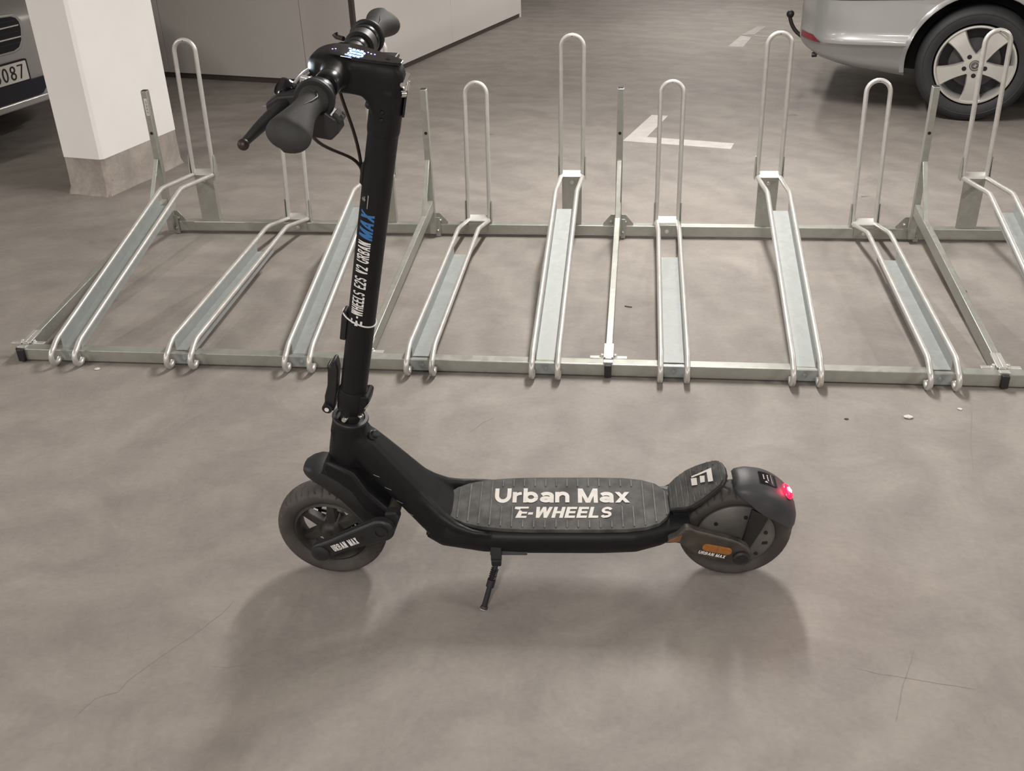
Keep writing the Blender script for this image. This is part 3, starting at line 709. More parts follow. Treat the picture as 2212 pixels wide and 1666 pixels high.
# lamp
th = 47; lc = fpt(th, .1475, -.006); ln = V((cos(rad(th)), 0, sin(rad(th)))); lt = V((-sin(rad(th)), 0, cos(rad(th))))
def lamp_ring(r1, r2, z, n=28): return [lc + ln * z + V((0, 1, 0)) * r1 * cos(2 * pi * k / n) + lt * r2 * sin(2 * pi * k / n) for k in range(n)]
b = SB(); b.loft([lamp_ring(.0225, .0165, 0), lamp_ring(.0225, .0165, .004)]); lh = b.build('lamp_housing', 'plast', fd, smooth=30)
b = SB(); b.loft([lamp_ring(.0215, .0158, .003), lamp_ring(.021, .0153, .0085), lamp_ring(.017, .012, .0115), lamp_ring(.008, .006, .0128)]); b.build('tail_lamp', 'red_on', lh, smooth=60)
b = SB()
for k in range(5):
    a = 2 * pi * k / 5; q = lc + ln * .0124 + V((0, .0055 * cos(a), 0)) + lt * .0045 * sin(a); b.lathe([(.003, -.003), (.003, .0008)], q, ln, 8)
b.build('lamp_diode', 'red_core', lh)
ld = bpy.data.lights.new('tail_light', 'POINT'); ld.energy = .10; ld.color = (1, .05, .12); ld.shadow_soft_size = .012
lo_ = bpy.data.objects.new('tail_light', ld); col.objects.link(lo_); lo_.location = mw @ (lc + ln * .03)

# --- front fork, leading swing arms, wheel (steering frame)
def P3(x, y, d): return V((x, d, y))
b = TB(); b.prism([(.034, -.098), (-.002, -.108), (-.03, -.118), (-.064, -.160), (-.112, -.196), (-.130, -.205), (-.128, -.236), (-.098, -.238), (-.062, -.212), (-.030, -.170), (.004, -.150), (.030, -.140), (.040, -.118)], -.050, .050, P3)
fk = b.build('fork', 'blackp', sc, smooth=30, bevel=.007)
b = TB(); b.cyl((0, 0, -.15), (0, 0, -.085), .034); b.build('fork_crown', 'blackp', fk)
b = TB(); b.cyl((-.126, -.058, -.205), (-.126, .058, -.205), .015); b.build('pivot_tube', 'dirty', fk)
b = TB(); b.prism([(-.112, -.185), (-.134, -.176), (-.146, -.192), (-.140, -.235), (-.112, -.240)], -.074, -.050, P3); b.build('pivot_lug', 'plast', fk, smooth=0, bevel=.004)
farm = []
a0, a1 = V((CF.x + .003, CF.z + .002)), V((-.112, -.222)); dd = (a1 - a0).normalized(); nn = V((-dd.y, dd.x))
if nn.y < 0: nn = -nn
Lg = (a1 - a0).length
for t in range(13):
    a = rad(90 + 15 * t); q = a0 + dd * (.022 * cos(a)) + nn * (.022 * sin(a)); farm.append((q.x, q.y))
for x, y in ((.04, -.019), (.07, -.019), (.095, -.022)): q = a0 + dd * x - nn * -y; farm.append((q.x, q.y))
for t in range(13):
    a = rad(-90 + 15 * t); q = a1 + dd * (.030 * cos(a)) + nn * (.029 * sin(a)); farm.append((q.x, q.y))
for x, y in ((.10, .026), (.07, .024), (.04, .022)): q = a0 + dd * x + nn * y; farm.append((q.x, q.y))
for y0, y1 in ((-.094, -.072), (.072, .094)):
    b = TB(); b.prism(farm, y0, y1, P3); fa = b.build('front_swing_arm', 'plast', sc, smooth=30, bevel=.005)
    if y0 < 0:
        text('arm_lettering', 'URBAN MAX', .068, .0185, 'white', fa, lambda x, y: stv(V((a0.x, -.0946, a0.y)) + V((dd.x, 0, dd.y)) * (.034 + x) + V((nn.x, 0, nn.y)) * (-.0085 + y)), t=.19, W=.52, sp=.09)
        b = TB(); b.lathe([(.021, 0), (.021, .003), (.014, .007), (.006, .008)], V((a0.x, -.094, a0.y)), (0, -1, 0), 24); b.build('axle_cap', 'plast', fa)
        b = TB(); b.lathe([(.016, 0), (.016, .003), (.012, .003), (.012, .0005)], V((a1.x, -.094, a1.y)), (0, -1, 0), 24); b.build('pivot_cap', 'plast', fa)
        b = TB(); b.lathe([(.004, 0), (.004, .001)], V((a0.x, -.0945, a0.y)) + V((dd.x, 0, dd.y)) * .112, (0, -1, 0), 10); b.build('set_screw', 'gap', fa)
b = TB(); tyre(b, CF, (0, 1, 0), (0, 0, 1)); fw_ = b.build('front_wheel', 'tyre', sc, smooth=50)
b = TB()
b.grid_closed([[CF + V((cos(a) * r, z, sin(a) * r)) for r, z in ((.086, -.022), (.080, -.026), (.076, -.020), (.0735, -.008), (.0735, .008), (.076, .020), (.080, .026), (.086, .022))] for a in (2 * pi * k / 64 for k in range(64))])
rm = b.build('rim', 'rim', fw_, smooth=40)
b = TB(); b.lathe([(.012, -.034), (.020, -.030), (.027, -.018), (.027, .018), (.022, .034), (.012, .036)], CF, (0, 1, 0), 32); b.build('hub', 'rim', fw_)
for k in range(6):
    a = 2 * pi * (k + .35) / 6; d1 = V((cos(a), 0, sin(a))); p1 = V((-sin(a), 0, cos(a)))
    b = TB(); b.loft([[CF + d1 * .02 + p1 * x + V((0, y, 0)) for x, y in ((-.012, -.014), (.012, -.014), (.012, .010), (-.012, .010))], [CF + d1 * .078 + p1 * x + V((0, y, 0)) for x, y in ((-.0075, -.010), (.0075, -.010), (.0075, .010), (-.0075, .010))]])
    b.build('spoke', 'rim', fw_, smooth=0, bevel=.002)
# brake disc on the far side, with slots, and caliper
b = TB(); N_ = 48; z0, z1 = .040, .0425
for k in range(24):
    a, c = 2 * pi * k / 24, 2 * pi * (k + .62) / 24
    q = [CF + V((cos(t) * r, 0, sin(t) * r)) for r, t in ((.046, a), (.046, c), (.060, c + .06), (.060, a + .06))]
    b.loft([[p + V((0, z, 0)) for p in q] for z in (z0, z1)])
for r0, r1 in ((.040, .0475), (.059, .065)):
    b.grid_closed([[CF + V((cos(t) * r, z, sin(t) * r)) for r, z in ((r0, z0), (r1, z0), (r1, z1), (r0, z1))] for t in (2 * pi * k / 48 for k in range(48))])
for k in range(5):
    t = 2 * pi * k / 5; d1 = V((cos(t), 0, sin(t))); b.box(CF + d1 * .032 + V((0, .041, 0)), (.022, .0025, .008), (d1, V((0, 1, 0)), V((-sin(t), 0, cos(t)))))
b.build('brake_disc', 'black_alu', fw_, smooth=0)
b = TB(); b.prism([(-.012, -.285), (-.050, -.285), (-.062, -.308), (-.055, -.335), (-.022, -.318)], .030, .066, P3); b.build('brake_caliper', 'plast', fk, smooth=0, bevel=.004)
b = TB(); b.cyl(CF + V((0, -.08, 0)), CF + V((0, .08, 0)), .0075); b.build('axle', 'dirty', fw_)
# front mudguard
path = [(.083, -.164), (.074, -.157), (.058, -.151), (.036, -.149), (.008, -.158), (-.028, -.177), (-.060, -.204), (-.086, -.238), (-.104, -.275), (-.112, -.31)]
hwf = [.026, .034, .041, .043, .044, .044, .043, .041, .039, .036]; skf = [.012, .016, .021, .026, .030, .032, .032, .028, .022, .014]
b = TB(); rings = []
for i, (f_, u_) in enumerate(path):
    p = V((f_, 0, u_)); q0 = V((path[max(i - 1, 0)][0], 0, path[max(i - 1, 0)][1])); q1 = V((path[min(i + 1, len(path) - 1)][0], 0, path[min(i + 1, len(path) - 1)][1]))
    d = (q1 - q0).normalized(); n = V((d.z, 0, -d.x))
    if n.dot(CF - p) > 0: n = -n
    w_, k_ = hwf[i], skf[i]
    o_ = [(-w_, -k_), (-w_, -k_ * .3), (-w_ * .9, .004), (-w_ * .6, .0075), (0, .009), (w_ * .6, .0075), (w_ * .9, .004), (w_, -k_ * .3), (w_, -k_)]
    i_ = [(y * .93, z - .0035) for y, z in o_[::-1]]
    rings.append([p + V((0, y, 0)) + n * z for y, z in o_ + i_])
b.loft(rings); b.build('front_mudguard', 'plast', sc, smooth=50)

# --- steering column
b = TB(); b.lathe([(.0215, -.012), (.0215, .03)], (0, 0, 0), (0, 0, 1), 28); b.build('steerer', 'plast', sc)
b = TB(); b.lathe([(.0385, -.0055), (.0390, -.002), (.0375, .0005), (.031, .001), (.026, -.008)], (0, 0, 0), (0, 0, 1), 40); b.build('headset_ring', 'plast', sc)
for f_, l_, u_ in ((.006, -.0245, .010), (-.022, -.013, .018)):
    b = TB(); b.lathe([(.0065, -.004), (.0065, .006), (.0048, .0085), (.002, .0088)], (f_, l_, u_), (f_ * .6, l_, 0), 14); b.build('clamp_bolt', 'chrome', sc)
b = TB(); b.lathe([(.0275, .05), (.0275, .69)], (0, 0, 0), (0, 0, 1), 48); stem = b.build('stem', 'blackp', sc)
# folding joint: collar, back block, hinge and lever
b = TB(); b.lathe([(.0235, .016), (.030, .024), (.0315, .05), (.0305, .072), (.0285, .077)], (0, 0, 0), (0, 0, 1), 40)
cl = b.build('folding_collar', 'blackp', stem)
b = TB(); b.prism([(-.020, .020), (-.0375, .052), (-.0385, .072), (-.033, .077), (-.018, .072)], -.024, .024, P3); b.build('collar_block', 'blackp', cl, smooth=0, bevel=.003)
b = TB(); b.box((-.0365, -.0246, .056), (.0016, .0008, .022), (V((.9, 0, .43)), V((0, 1, 0)), V((-.43, 0, .9)))); b.build('block_edge', 'galv_pale', cl, smooth=0)
b = TB(); b.cyl((.047, -.020, .020), (.047, .020, .020), .011); b.cyl((.047, -.022, .020), (.047, -.019, .020), .006); hg = b.build('hinge_pin', 'plast', cl)
b = TB(); b.lathe([(.0048, 0), (.0048, .0012), (.0025, .0012), (.0025, .0004)], (.047, -.022, .020), (0, -1, 0), 14); b.build('pin_end', 'white', hg)
b = TB(); b.prism([(.034, .012), (.054, .012), (.0565, .045), (.053, .075), (.0555, .112), (.058, .118), (.0575, .126), (.051, .124), (.049, .138), (.044, .142), (.040, .138), (.034, .118), (.032, .07)], -.013, .013, P3)
lv = b.build('folding_lever', 'plast', cl, smooth=25, bevel=.003)
for k in range(8):
    b = TB(); b.box((.0335 + .0004 * k, -.004, .05 + k * .0085), (.003, .018, .0028)); b.build('lever_tooth', 'black_alu', lv, smooth=0)
# lamp-like box held by a zip tie
b = TB(); b.prism([(.026, .195), (.0375, .195), (.0385, .25), (.037, .262), (.031, .264), (.026, .255)], -.012, .012, P3); b.build('tag_box', 'plast', stem, smooth=0, bevel=.002)
b = TB(); b.tube([V((cos(t) * .0292 + (.003 if cos(t) > 0 else 0) * cos(t) * 3, sin(t) * .0292, .251 + .008 * cos(t))) for t in (2 * pi * k / 48 for k in range(48))], .0016, 8, closed=True); b.build('zip_tie', 'tie', stem)
b = TB(); b.box((.004, -.0300, .2515), (.006, .004, .005)); b.build('tie_head', 'tie', stem, smooth=0)
# print up the column
RS = .0275 + .0005
def wrap(u0, f0, off=0.): return lambda x, y: stv(V((RS * sin((f0 + y) / RS + off), -RS * cos((f0 + y) / RS + off), u0 + x)))
text('stem_lettering', '-WHEELS E2S V2 URBAN', .170, .0255, 'white', stem, wrap(.264, -.006), shear=.12, t=.185, W=.56, sp=.12)
text('stem_lettering', 'MAX', .059, .0285, 'blue', stem, wrap(.437, -.0075), shear=.28, t=.2, W=.66, sp=.09)
poly('stem_emblem', [[(.0, .025), (.0105, .025), (.0102, .021), (.004, .021), (.0035, .018), (-.0005, .019)], [(.0, .0), (.0095, 0), (.0097, .004), (0, .004)], [(.0012, .0095), (.0092, .0095), (.0095, .0135), (.0015, .0135)], [(-.001, 0), (.0018, 0), (.003, .016), (.0005, .017)]],
     'white', stem, wrap(.249, -.007))
poly('stem_emblem', [[(.0, .012), (.010, .012), (.010, .0135), (0, .0135)], [(0, .016), (.008, .016), (.008, .0175), (0, .0175)], [(.003, .010), (.0042, .010), (.0042, .020), (.003, .020)], [(-.012, .004), (.014, .004), (.0155, .006), (.0135, .0055), (-.012, .0052)]], 'galv_pale', stem, wrap(.512, .004))
for u_ in (.687, .673):
    b = TB(); b.lathe([(.0042, -.002), (.0042, .0008), (.003, .0026), (.0012, .003)], (.0005, -.0288, u_), (0, -1, 0), 14); b.build('stem_screw', 'glossy', stem)
b = TB(); b.lathe([(.008, 0), (.008, .006), (.005, .010)], (.026, 0, .684), (1, 0, 0), 16); b.build('front_knob', 'plast', stem)
b = TB(); b.prism([(.026, .535), (.031, .54), (.031, .575), (.026, .58)], -.010, .006, P3); b.build('cable_clip', 'plast', stem, smooth=0, bevel=.001)
# --- handlebar head with display
def head_mesh():
    b = TB(); rings = []
    secs = [(-.0275, .694, .744, .014), (-.022, .672, .757, .0215), (-.012, .662, .766, .0255), (.004, .662, .768, .029), (.018, .672, .769, .032), (.027, .692, .770, .034), (.038, .7035, .770, .0365),
            (.058, .705, .770, .0425), (.082, .703, .770, .0465), (.104, .704, .768, .0445), (.120, .713, .762, .038), (.131, .722, .755, .030), (.1365, .731, .747, .020)]
    for f_, u0, u1, hw_ in secs:
        c = (u0 + u1) / 2; h_ = (u1 - u0) / 2; rr = []
        for k in range(32):
            x, y = sup(hw_, h_, 4.2, 32, 2 * pi * k / 32); rr.append(V((f_, x, c + y)))
        rings.append(rr)
    b.loft(rings)
    def add(o): n0 = len(b.v); b.v += o.v; b.f += [tuple(i + n0 for i in f) for f in o.f]
    q = TB(); q.lathe([(.0275, .635), (.0295, .645), (.0297, .72)], (0, 0, 0), (0, 0, 1), 32); add(q)
    q = TB(); q.lathe([(.0205, -.085), (.0210, -.066), (.025, -.045), (.026, 0), (.025, .045), (.0210, .066), (.0205, .085)], (.0812, 0, .7408), (0, 1, 0), 32); add(q)
    o = b.build('handlebar_head', 'blackp', sc); remesh(o, .0028, 6, .6); return bake(o)
hd = head_mesh()
UT = .7682
def dsp(x, y, d=0.): return V((.0 + y, x, UT + d - .35 * max(0, y - .085) ** 2 / .03))      # x far, y forward
hp = [(.008, -.0185), (.0135, -.0135), (.018, -.003), (.0235, .012), (.0305, .035), (.0375, .060), (.0395, .078), (.036, .096), (.026, .110), (.012, .1165)]
hp = [(x * .94, y) for x, y in hp]
dpl = [(-x, y) for x, y in hp] + hp[::-1]
b = TB(); b.prism(dpl, -.003, .0022, dsp); dp = b.build('display_panel', 'glossy', hd, smooth=0, bevel=.001)
def seg(b, x, y, sx, sy):
    sx *= 1.12; sy *= 1.12
    b.face(b.pts([dsp(x - sx / 2, y - sy / 2, .0026), dsp(x + sx / 2, y - sy / 2, .0026), dsp(x + sx / 2, y + sy / 2, .0026), dsp(x - sx / 2, y + sy / 2, .0026)]))
for xc in (-.0175, -.0040):      # two digits reading 00
    b = TB()
    for y in (.0460, .0700): seg(b, xc, y, .0062, .0022)
    for y in (.0520, .0640):
        for dx in (-.0042, .0042): seg(b, xc + dx, y, .0021, .0098)
    b.build('speed_digit', 'led', dp, smooth=0, recalc=False)
for nm, x0, y0, dx, dy, m_ in (('battery_bar', .0060, .073, .0, -.0068, 'led'), ('unit_mark', -.0265, .071, .0, -.0066, 'led')):
    for k in range(4):
        b = TB(); seg(b, x0 + dx * k, y0 + dy * k, .0034, .0044); b.build(nm, m_, dp, smooth=0, recalc=False)
for k, (x, y) in enumerate(((-.016, .107), (-.009, .099), (-.0085, .094), (.0065, .042), (.003, .036), (.004, .030))):
    b = TB(); b.lathe([(.0014, 0), (.0014, .0003)], dsp(x, y, .0024), (0, 0, 1), 8); b.build('indicator_dot', 'led_dim', dp)
b = TB(); b.lathe([(.0040, 0), (.0040, .0008), (.0026, .0008), (.0026, .0002)], dsp(-.002, .006, .0022), (0, 0, 1), 16); b.build('power_button', 'black_alu', dp)
b = TB(); b.lathe([(.008, 0), (.008, .003), (.006, .005)], V((.1285, 0, .727)), (1, 0, -.35), 20); b.build('headlamp', 'head_on', hd)
hl = bpy.data.lights.new('headlamp_light', 'POINT'); hl.energy = .12; hl.color = (.75, .88, 1); hl.shadow_soft_size = .006
ho = bpy.data.objects.new('headlamp_light', hl); col.objects.link(ho); ho.location = mw @ stv(V((.150, -.02, .730)))
# bar, collars, grips
BC = V((.0812, 0, .7408))
b = TB(); b.cyl(BC + V((0, -.29, 0)), BC + V((0, .29, 0)), .0155, 28); br = b.build('handlebar', 'black_alu', sc)
for sy in (-1, 1):
    b = TB(); b.lathe([(.0205, 0), (.0215, .002), (.0215, .028), (.0200, .030)], BC + V((0, sy * .079, 0)), (0, sy, 0), 32); b.build('bar_sleeve', 'black_alu', br)
    b = TB(); b.lathe([(.0265, 0), (.0275, .002), (.0275, .018), (.0260, .020)], BC + V((0, sy * .142, 0)), (0, sy, 0), 32); b.build('clamp_ring', 'black_alu', br)
    b = TB(); b.lathe([(.031, 0), (.0325, .002), (.0325, .008), (.0300, .010)], BC + V((0, sy * .163, 0)), (0, sy, 0), 32); b.build('grip_flange', 'plast', br)
    b = TB(); rings = []
    for k in range(22):
        t = k / 21; y = sy * (.170 + (.158 if sy < 0 else .140) * t)
        e = max(0, (t - .3) / .7); e = e * e * (3 - 2 * e)
        rf, rb_, ru = .0205 + .012 * e, .0205 + .017 * e, .0200 + .0055 * e
        if t > .86: q = sqrt(max(0, 1 - ((t - .86) / .145) ** 2)); rf *= q; rb_ *= q; ru *= q
        if t < .06: rf = rb_ = ru = .024
        rr = []
        for j in range(28):
            a = 2 * pi * j / 28; x = cos(a); x = x * (rf if x > 0 else rb_); z = sin(a) * ru - .008 * e * (1 if cos(a) < 0 else .5)
            rg = 1 - .025 * (1 if (k % 3 == 0 and .12 < t < .5 and cos(a) > .2) else 0)
            rr.append(BC + V((x * rg, y, z * rg)))
        rings.append(rr)
    b.loft(rings); gp = b.build('grip', 'grip', br, smooth=60)
    b = TB(); b.tube([BC + V((x, sy * y, z)) for x, y, z in ((.006, .182, .0202), (-.006, .186, .0194), (-.012, .20, .0166), (-.010, .222, .0180), (-.004, .245, .0190))], [.0012, .0018, .002, .0016, .0008], 8); b.build('grip_ridge', 'plast', gp)
b = TB(); b.lathe([(.003, 0), (.003, .001)], BC + V((-.0275, -.165, .010)), (-1, 0, .3), 5); b.build('flange_mark', 'white', br)
# brake lever on the near side, its clamp and ball end
b = TB(); b.cyl(BC + V((0, -.160, 0)), BC + V((0, -.128, 0)), .021); lc_ = b.build('lever_clamp', 'plast', br)
b = TB(); b.prism([(.095, .718), (.132, .697), (.156, .699), (.160, .714), (.142, .731), (.100, .744)], -.168, -.134, P3); b.build('lever_body', 'plast', lc_, smooth=0, bevel=.004)
pth = [V((.126, -.160, .724)), V((.134, -.182, .716)), V((.141, -.205, .708)), V((.1475, -.23, .701)), V((.1525, -.255, .695)), V((.1555, -.272, .691))]
b = TB(); b.tube(pth, [.0075, .0100, .0105, .0092, .0075, .0065], 14); bl = b.build('brake_lever', 'plast', lc_)
b = TB(); b.lathe([(.0002, -.009)] + [(.009 * cos(rad(t)), .009 * sin(rad(t))) for t in range(-75, 76, 15)] + [(.0002, .009)], V((.1555, -.277, .690)), (0, -1, -.2), 18); b.build('ball_end', 'cable', bl)
# bell drum
b = TB(); b.lathe([(.010, -.004), (.0155, 0), (.0165, .004), (.0165, .019), (.0145, .023), (.010, .024)], V((.131, -.124, .724)), (.75, -.45, .5), 28); be = b.build('bell', 'glossy', br)
b = TB(); b.box((.112, -.118, .748), (.016, .010, .012)); b.build('bell_bracket', 'galv_pale', be, smooth=0, bevel=.002)
# switch pod hanging from the near grip
b = TB(); b.prism([(.080, .722), (.058, .730), (.040, .722), (.034, .702), (.046, .686), (.092, .684), (.100, .70)], -.186, -.150, P3); sw = b.build('switch_pod', 'plast', br, smooth=0, bevel=.003)
b = TB(); b.box((.041, -.168, .722), (.018, .026, .010), (V((.8, 0, .6)), V((0, 1, 0)), V((-.6, 0, .8)))); b.build('switch_rocker', 'grip', sw, smooth=0, bevel=.003)
b = TB(); b.lathe([(.0035, 0), (.0035, .0015)], V((.0345, -.166, .727)), (-.6, 0, .8), 12); b.build('switch_button', 'black_alu', sw)
# thumb throttle on the far side
b = TB(); b.cyl(BC + V((0, .108, 0)), BC + V((0, .136, 0)), .0275, 28); tt = b.build('throttle_body', 'plast', br)
b = TB(); b.prism([(.076, .712), (.050, .712), (.022, .722), (.010, .732), (.012, .739), (.030, .736), (.060, .730)], .106, .134, P3); b.build('throttle_paddle', 'plast', tt, smooth=0, bevel=.003)
# far brake lever tip
b = TB(); b.tube([V((.120, .150, .735)), V((.135, .158, .733)), V((.139, .160, .737))], [.0045, .0045, .006], 10); b.build('far_lever', 'cable', br)
# cables
def bez(p, n=14):
    P = [V(q) for q in p]; out_ = []
    for i in range(n + 1):
        t = i / n; q = P
        while len(q) > 1: q = [a.lerp(c, t) for a, c in zip(q, q[1:])]
        out_.append(q[0])
    return out_
b = TB(); b.tube(bez([(.086, .0, .706), (.074, 0, .665), (.050, 0, .64), (.034, 0, .585), (.029, 0, .548)]), .0030, 10); b.build('cable', 'cable', sc)
b = TB(); b.tube(bez([(.090, -.155, .690), (.098, -.12, .645), (.078, -.05, .60), (.045, -.01, .60), (.029, -.002, .56)]), .0030, 10); b.build('cable', 'cable', sc)
b = TB(); b.tube(bez([(.128, -.135, .715), (.146, -.10, .712), (.146, -.06, .724), (.136, -.022, .734), (.120, 0, .732)]), .0027, 10); b.build('brake_cable', 'lit_cable', sc)
b = TB(); b.tube(bez([(.118, -.135, .712), (.136, -.10, .708), (.136, -.06, .720), (.128, -.022, .732), (.112, 0, .730)]), .0022, 10); b.build('brake_cable', 'cable', sc)
# carrying hook behind the column
b = TB(); b.box((-.0325, 0, .708), (.005, .020, .060)); hk = b.build('hook_plate', 'glossy', sc, smooth=0, bevel=.0015)
b = TB(); b.cyl((-.028, -.020, .738), (-.028, .012, .746), .0055, 14); b.cyl((-.033, -.018, .724), (-.026, -.024, .724), .0058, 14); b.cyl((-.031, -.006, .742), (-.031, -.016, .728), .005, 12); b.build('hook', 'chrome', hk)
# --- charge port plug on the neck
b = SB(); c = V((.118, -.012, .404)); b.lathe([(.011, -.004), (.011, .001), (.009, .002), (.009, .010), (.0065, .012)], c, (.75, -.25, .62), 20); b.build('charge_port_cap', 'plast', sc)
# reflective strip and bracket on the deck side, kickstand
b = SB(); b.box((.40, -.0915, .134), (.082, .003, .010), (V((1, 0, 0)), V((0, .94, -.34)), V((0, .34, .94)))); b.build('side_strip', 'fender', sc, smooth=0)
b = SB(); b.box((.373, -.0965, .139), (.024, .010, .036), (V((1, 0, 0)), V((0, .94, -.34)), V((0, .34, .94)))); ks = b.build('kickstand_bracket', 'plast', sc, smooth=0, bevel=.002)
b = SB(); b.box((.373, -.103, .120), (.022, .018, .018)); b.build('kickstand_hinge', 'plast', ks, smooth=0, bevel=.003)
k0, k1 = V((.373, -.105, .116)), V((.3425, -.151, .020)); kd = (k1 - k0).normalized()
ku = kd.orthogonal().normalized(); kv = kd.cross(ku); LK = (k1 - k0).length
b = SB(); b.tube([k0, k0 + kd * LK * .52], .0055, 12); b.tube([k0 + kd * LK * .36, k0 + kd * LK * .52], .0092, 16); b.tube([k0 + kd * LK * .5, k1], .0062, 12); b.build('kickstand_leg', 'plast', ks)
b = SB(); b.tube([k0 + kd * (.012 + .032 * k / 64) + (ku * cos(k * .62) + kv * sin(k * .62)) * .0078 for k in range(65)], .0013, 6); b.build('kickstand_spring', 'black_alu', ks)
b = SB(); b.lathe([(.0075, -.006), (.0085, -.004), (.0085, .0), (.0075, .0015)], k1, kd, 16); b.build('kickstand_foot', 'rim', ks)
b = SB(); b.lathe([(.008, -.0015), (.0086, .0), (.008, .0018)], k1 + kd * .0006, kd, 16); b.build('foot_ring', 'galv_pale', ks)

# ------------------------------------------------------------------ cars
def tabv(tab, x):
    if x <= tab[0][0]: return tab[0][1]
    for (a, p), (c, q) in zip(tab, tab[1:]):
        if a <= x <= c: return p + (q - p) * (x - a) / (c - a)
    return tab[-1][1]
class Body:
    """lofted shell: a = length axis, y across (0 .. W), z up"""
    def __init__(s, W, a0, a1, zb, zt, crown, side, ins): s.W, s.a0, s.a1, s.zb, s.zt, s.crown, s.side, s.ins = W, a0, a1, zb, zt, crown, side, ins
    def y(s, a, z):
        zt = tabv(s.zt, a)
        return s.ins(a) + tabv(s.side, z)
    def ring(s, a):
        zb, zt = tabv(s.zb, a), tabv(s.zt, a); cr = tabv(s.crown, a); pts = []
        zs = [zb + (.385 - zb) * k / 6 for k in range(6)] + [.385, .396, .410, .425, .440, .456] + [.48 + (zt - .06 - .48) * k / 12 for k in range(13)]
        for k in range(1, len(zs)): zs[k] = min(max(zs[k], zs[k - 1] + 1e-4), zt - .06)
        pts.append((s.y(a, zb) + .09, zb))
        for k, z in enumerate(zs):
            e = (.035 * (1 - k / 2) ** 2 if k < 2 else 0)
            pts.append((s.y(a, z) + e, z + .004))
        ye = s.y(a, zt - .06)
        for t in (.15, .4, .75, 1): pts.append((ye + cr * t, zt - .06 + .06 * sin(t * pi / 2)))
        pts.append((s.W / 2, zt + .012))
        return pts + [(s.W - y, z) for y, z in pts[-2::-1]]
    def build(s, b, aa):
        b.loft([[V((a, y, z)) for y, z in s.ring(a)] for a in aa])
def cut_arches(o, cuts, r, depth, tfm, W):
    for a, z in cuts:
        for side in (0, 1):
            b = MB(tfm); y0, y1 = (-.3, depth) if side == 0 else (W - depth, W + .3)
            b.lathe([(r, y0), (r, y1)], (a, 0, z), (0, 1, 0), 56); c = b.build('cutter', 'gap', o.parent, smooth=0)
            m = o.modifiers.new('b', 'BOOLEAN'); m.object = c; m.operation = 'DIFFERENCE'; m.solver = 'EXACT'
            m.material_mode = 'TRANSFER'
            bake(o); bpy.data.objects.remove(c)
    for p in o.data.polygons: p.use_smooth = True
    o.data.set_sharp_from_angle(angle=rad(32))
def car_wheel(root, tfm, a, y, R, facing=-1, detail=True):
    c = V((a, y, R)); ax = V((0, facing, 0))
    b = MB(tfm); b.lathe([(.208, -.10), (.222, -.005), (.236, .002), (.262, .008), (R - .046, .007), (R - .044, .0085), (R - .0415, .0085), (R - .040, .006), (R - .030, .004), (R - .008, -.014), (R - .001, -.040), (R, -.10), (R - .001, -.16), (R - .012, -.195), (.222, -.205), (.205, -.19)], c, ax, 72)
    w_ = b.build('car_wheel', 'cartyre', root, smooth=40)
    b = MB(tfm)
    b.grid_closed([[c + ax * z + V((cos(t) * r, 0, sin(t) * r)) for r, z in ((.213, .001), (.211, .006), (.203, .007), (.197, .0), (.190, -.045), (.186, -.12), (.200, -.12), (.2085, -.02))] for t in (2 * pi * k / 72 for k in range(72))])
    rm_ = b.build('alloy_rim', 'alloy', w_, smooth=40)
    b = MB(tfm); b.lathe([(.19, -.118), (.19, -.128)], c, ax, 40); b.build('barrel_back', 'gap', w_, smooth=0)
    b = MB(tfm); b.lathe([(.135, -.085), (.14, -.095)], c, ax, 40); b.build('brake_disc', 'alloy_dark', w_, smooth=0)
    if not detail: return
    for k in range(5):
        t = rad(-88 + 72 * k); d = V((-cos(t), 0, sin(t))); p = V((-sin(t), 0, -cos(t)))
        b = MB(tfm); rings = []
        for r, hw_, z0 in ((.030, .036, .002), (.072, .036, .004), (.10, .0365, .004), (.135, .041, .003), (.17, .049, .0), (.201, .060, -.004)):
            rings.append([c + d * r + p * x + ax * z for x, z in ((-hw_, z0 - .012), (-hw_ * .86, z0), (hw_ * .86, z0), (hw_, z0 - .012), (hw_ * .9, z0 - .045), (-hw_ * .9, z0 - .045))])
        b.loft(rings); b.build('wheel_spoke', 'alloy', rm_, smooth=35)
        b = MB(tfm); b.lathe([(.0125, .001), (.0125, .0052)], c + d * .056, ax, 14); b.build('lug_hole', 'gap', rm_, smooth=0)
    b = MB(tfm); b.lathe([(.062, -.01), (.06, .003), (.034, .005)], c, ax, 36); b.build('wheel_hub', 'alloy', rm_)
    b = MB(tfm); b.lathe([(.029, .004), (.029, .009), (.024, .011)], c, ax, 28); cp = b.build('hub_cap', 'alloy_dark', rm_)
    b = MB(tfm); b.lathe([(.024, .009), (.0235, .0118), (.020, .0118), (.0195, .0105)], c, ax, 28); b.build('cap_ring', 'chrome', rm_)
    b = MB(tfm)
    f3 = lambda x, y_, d: c + V((-x, 0, y_)) + ax * d
    b.prism([(-.014, -.004), (-.002, .002), (.003, .014), (.006, .004), (.014, .006), (.006, -.003), (.004, -.013), (-.003, -.006)], .0105, .0125, f3); b.build('cap_emblem', 'chrome', rm_, smooth=0)

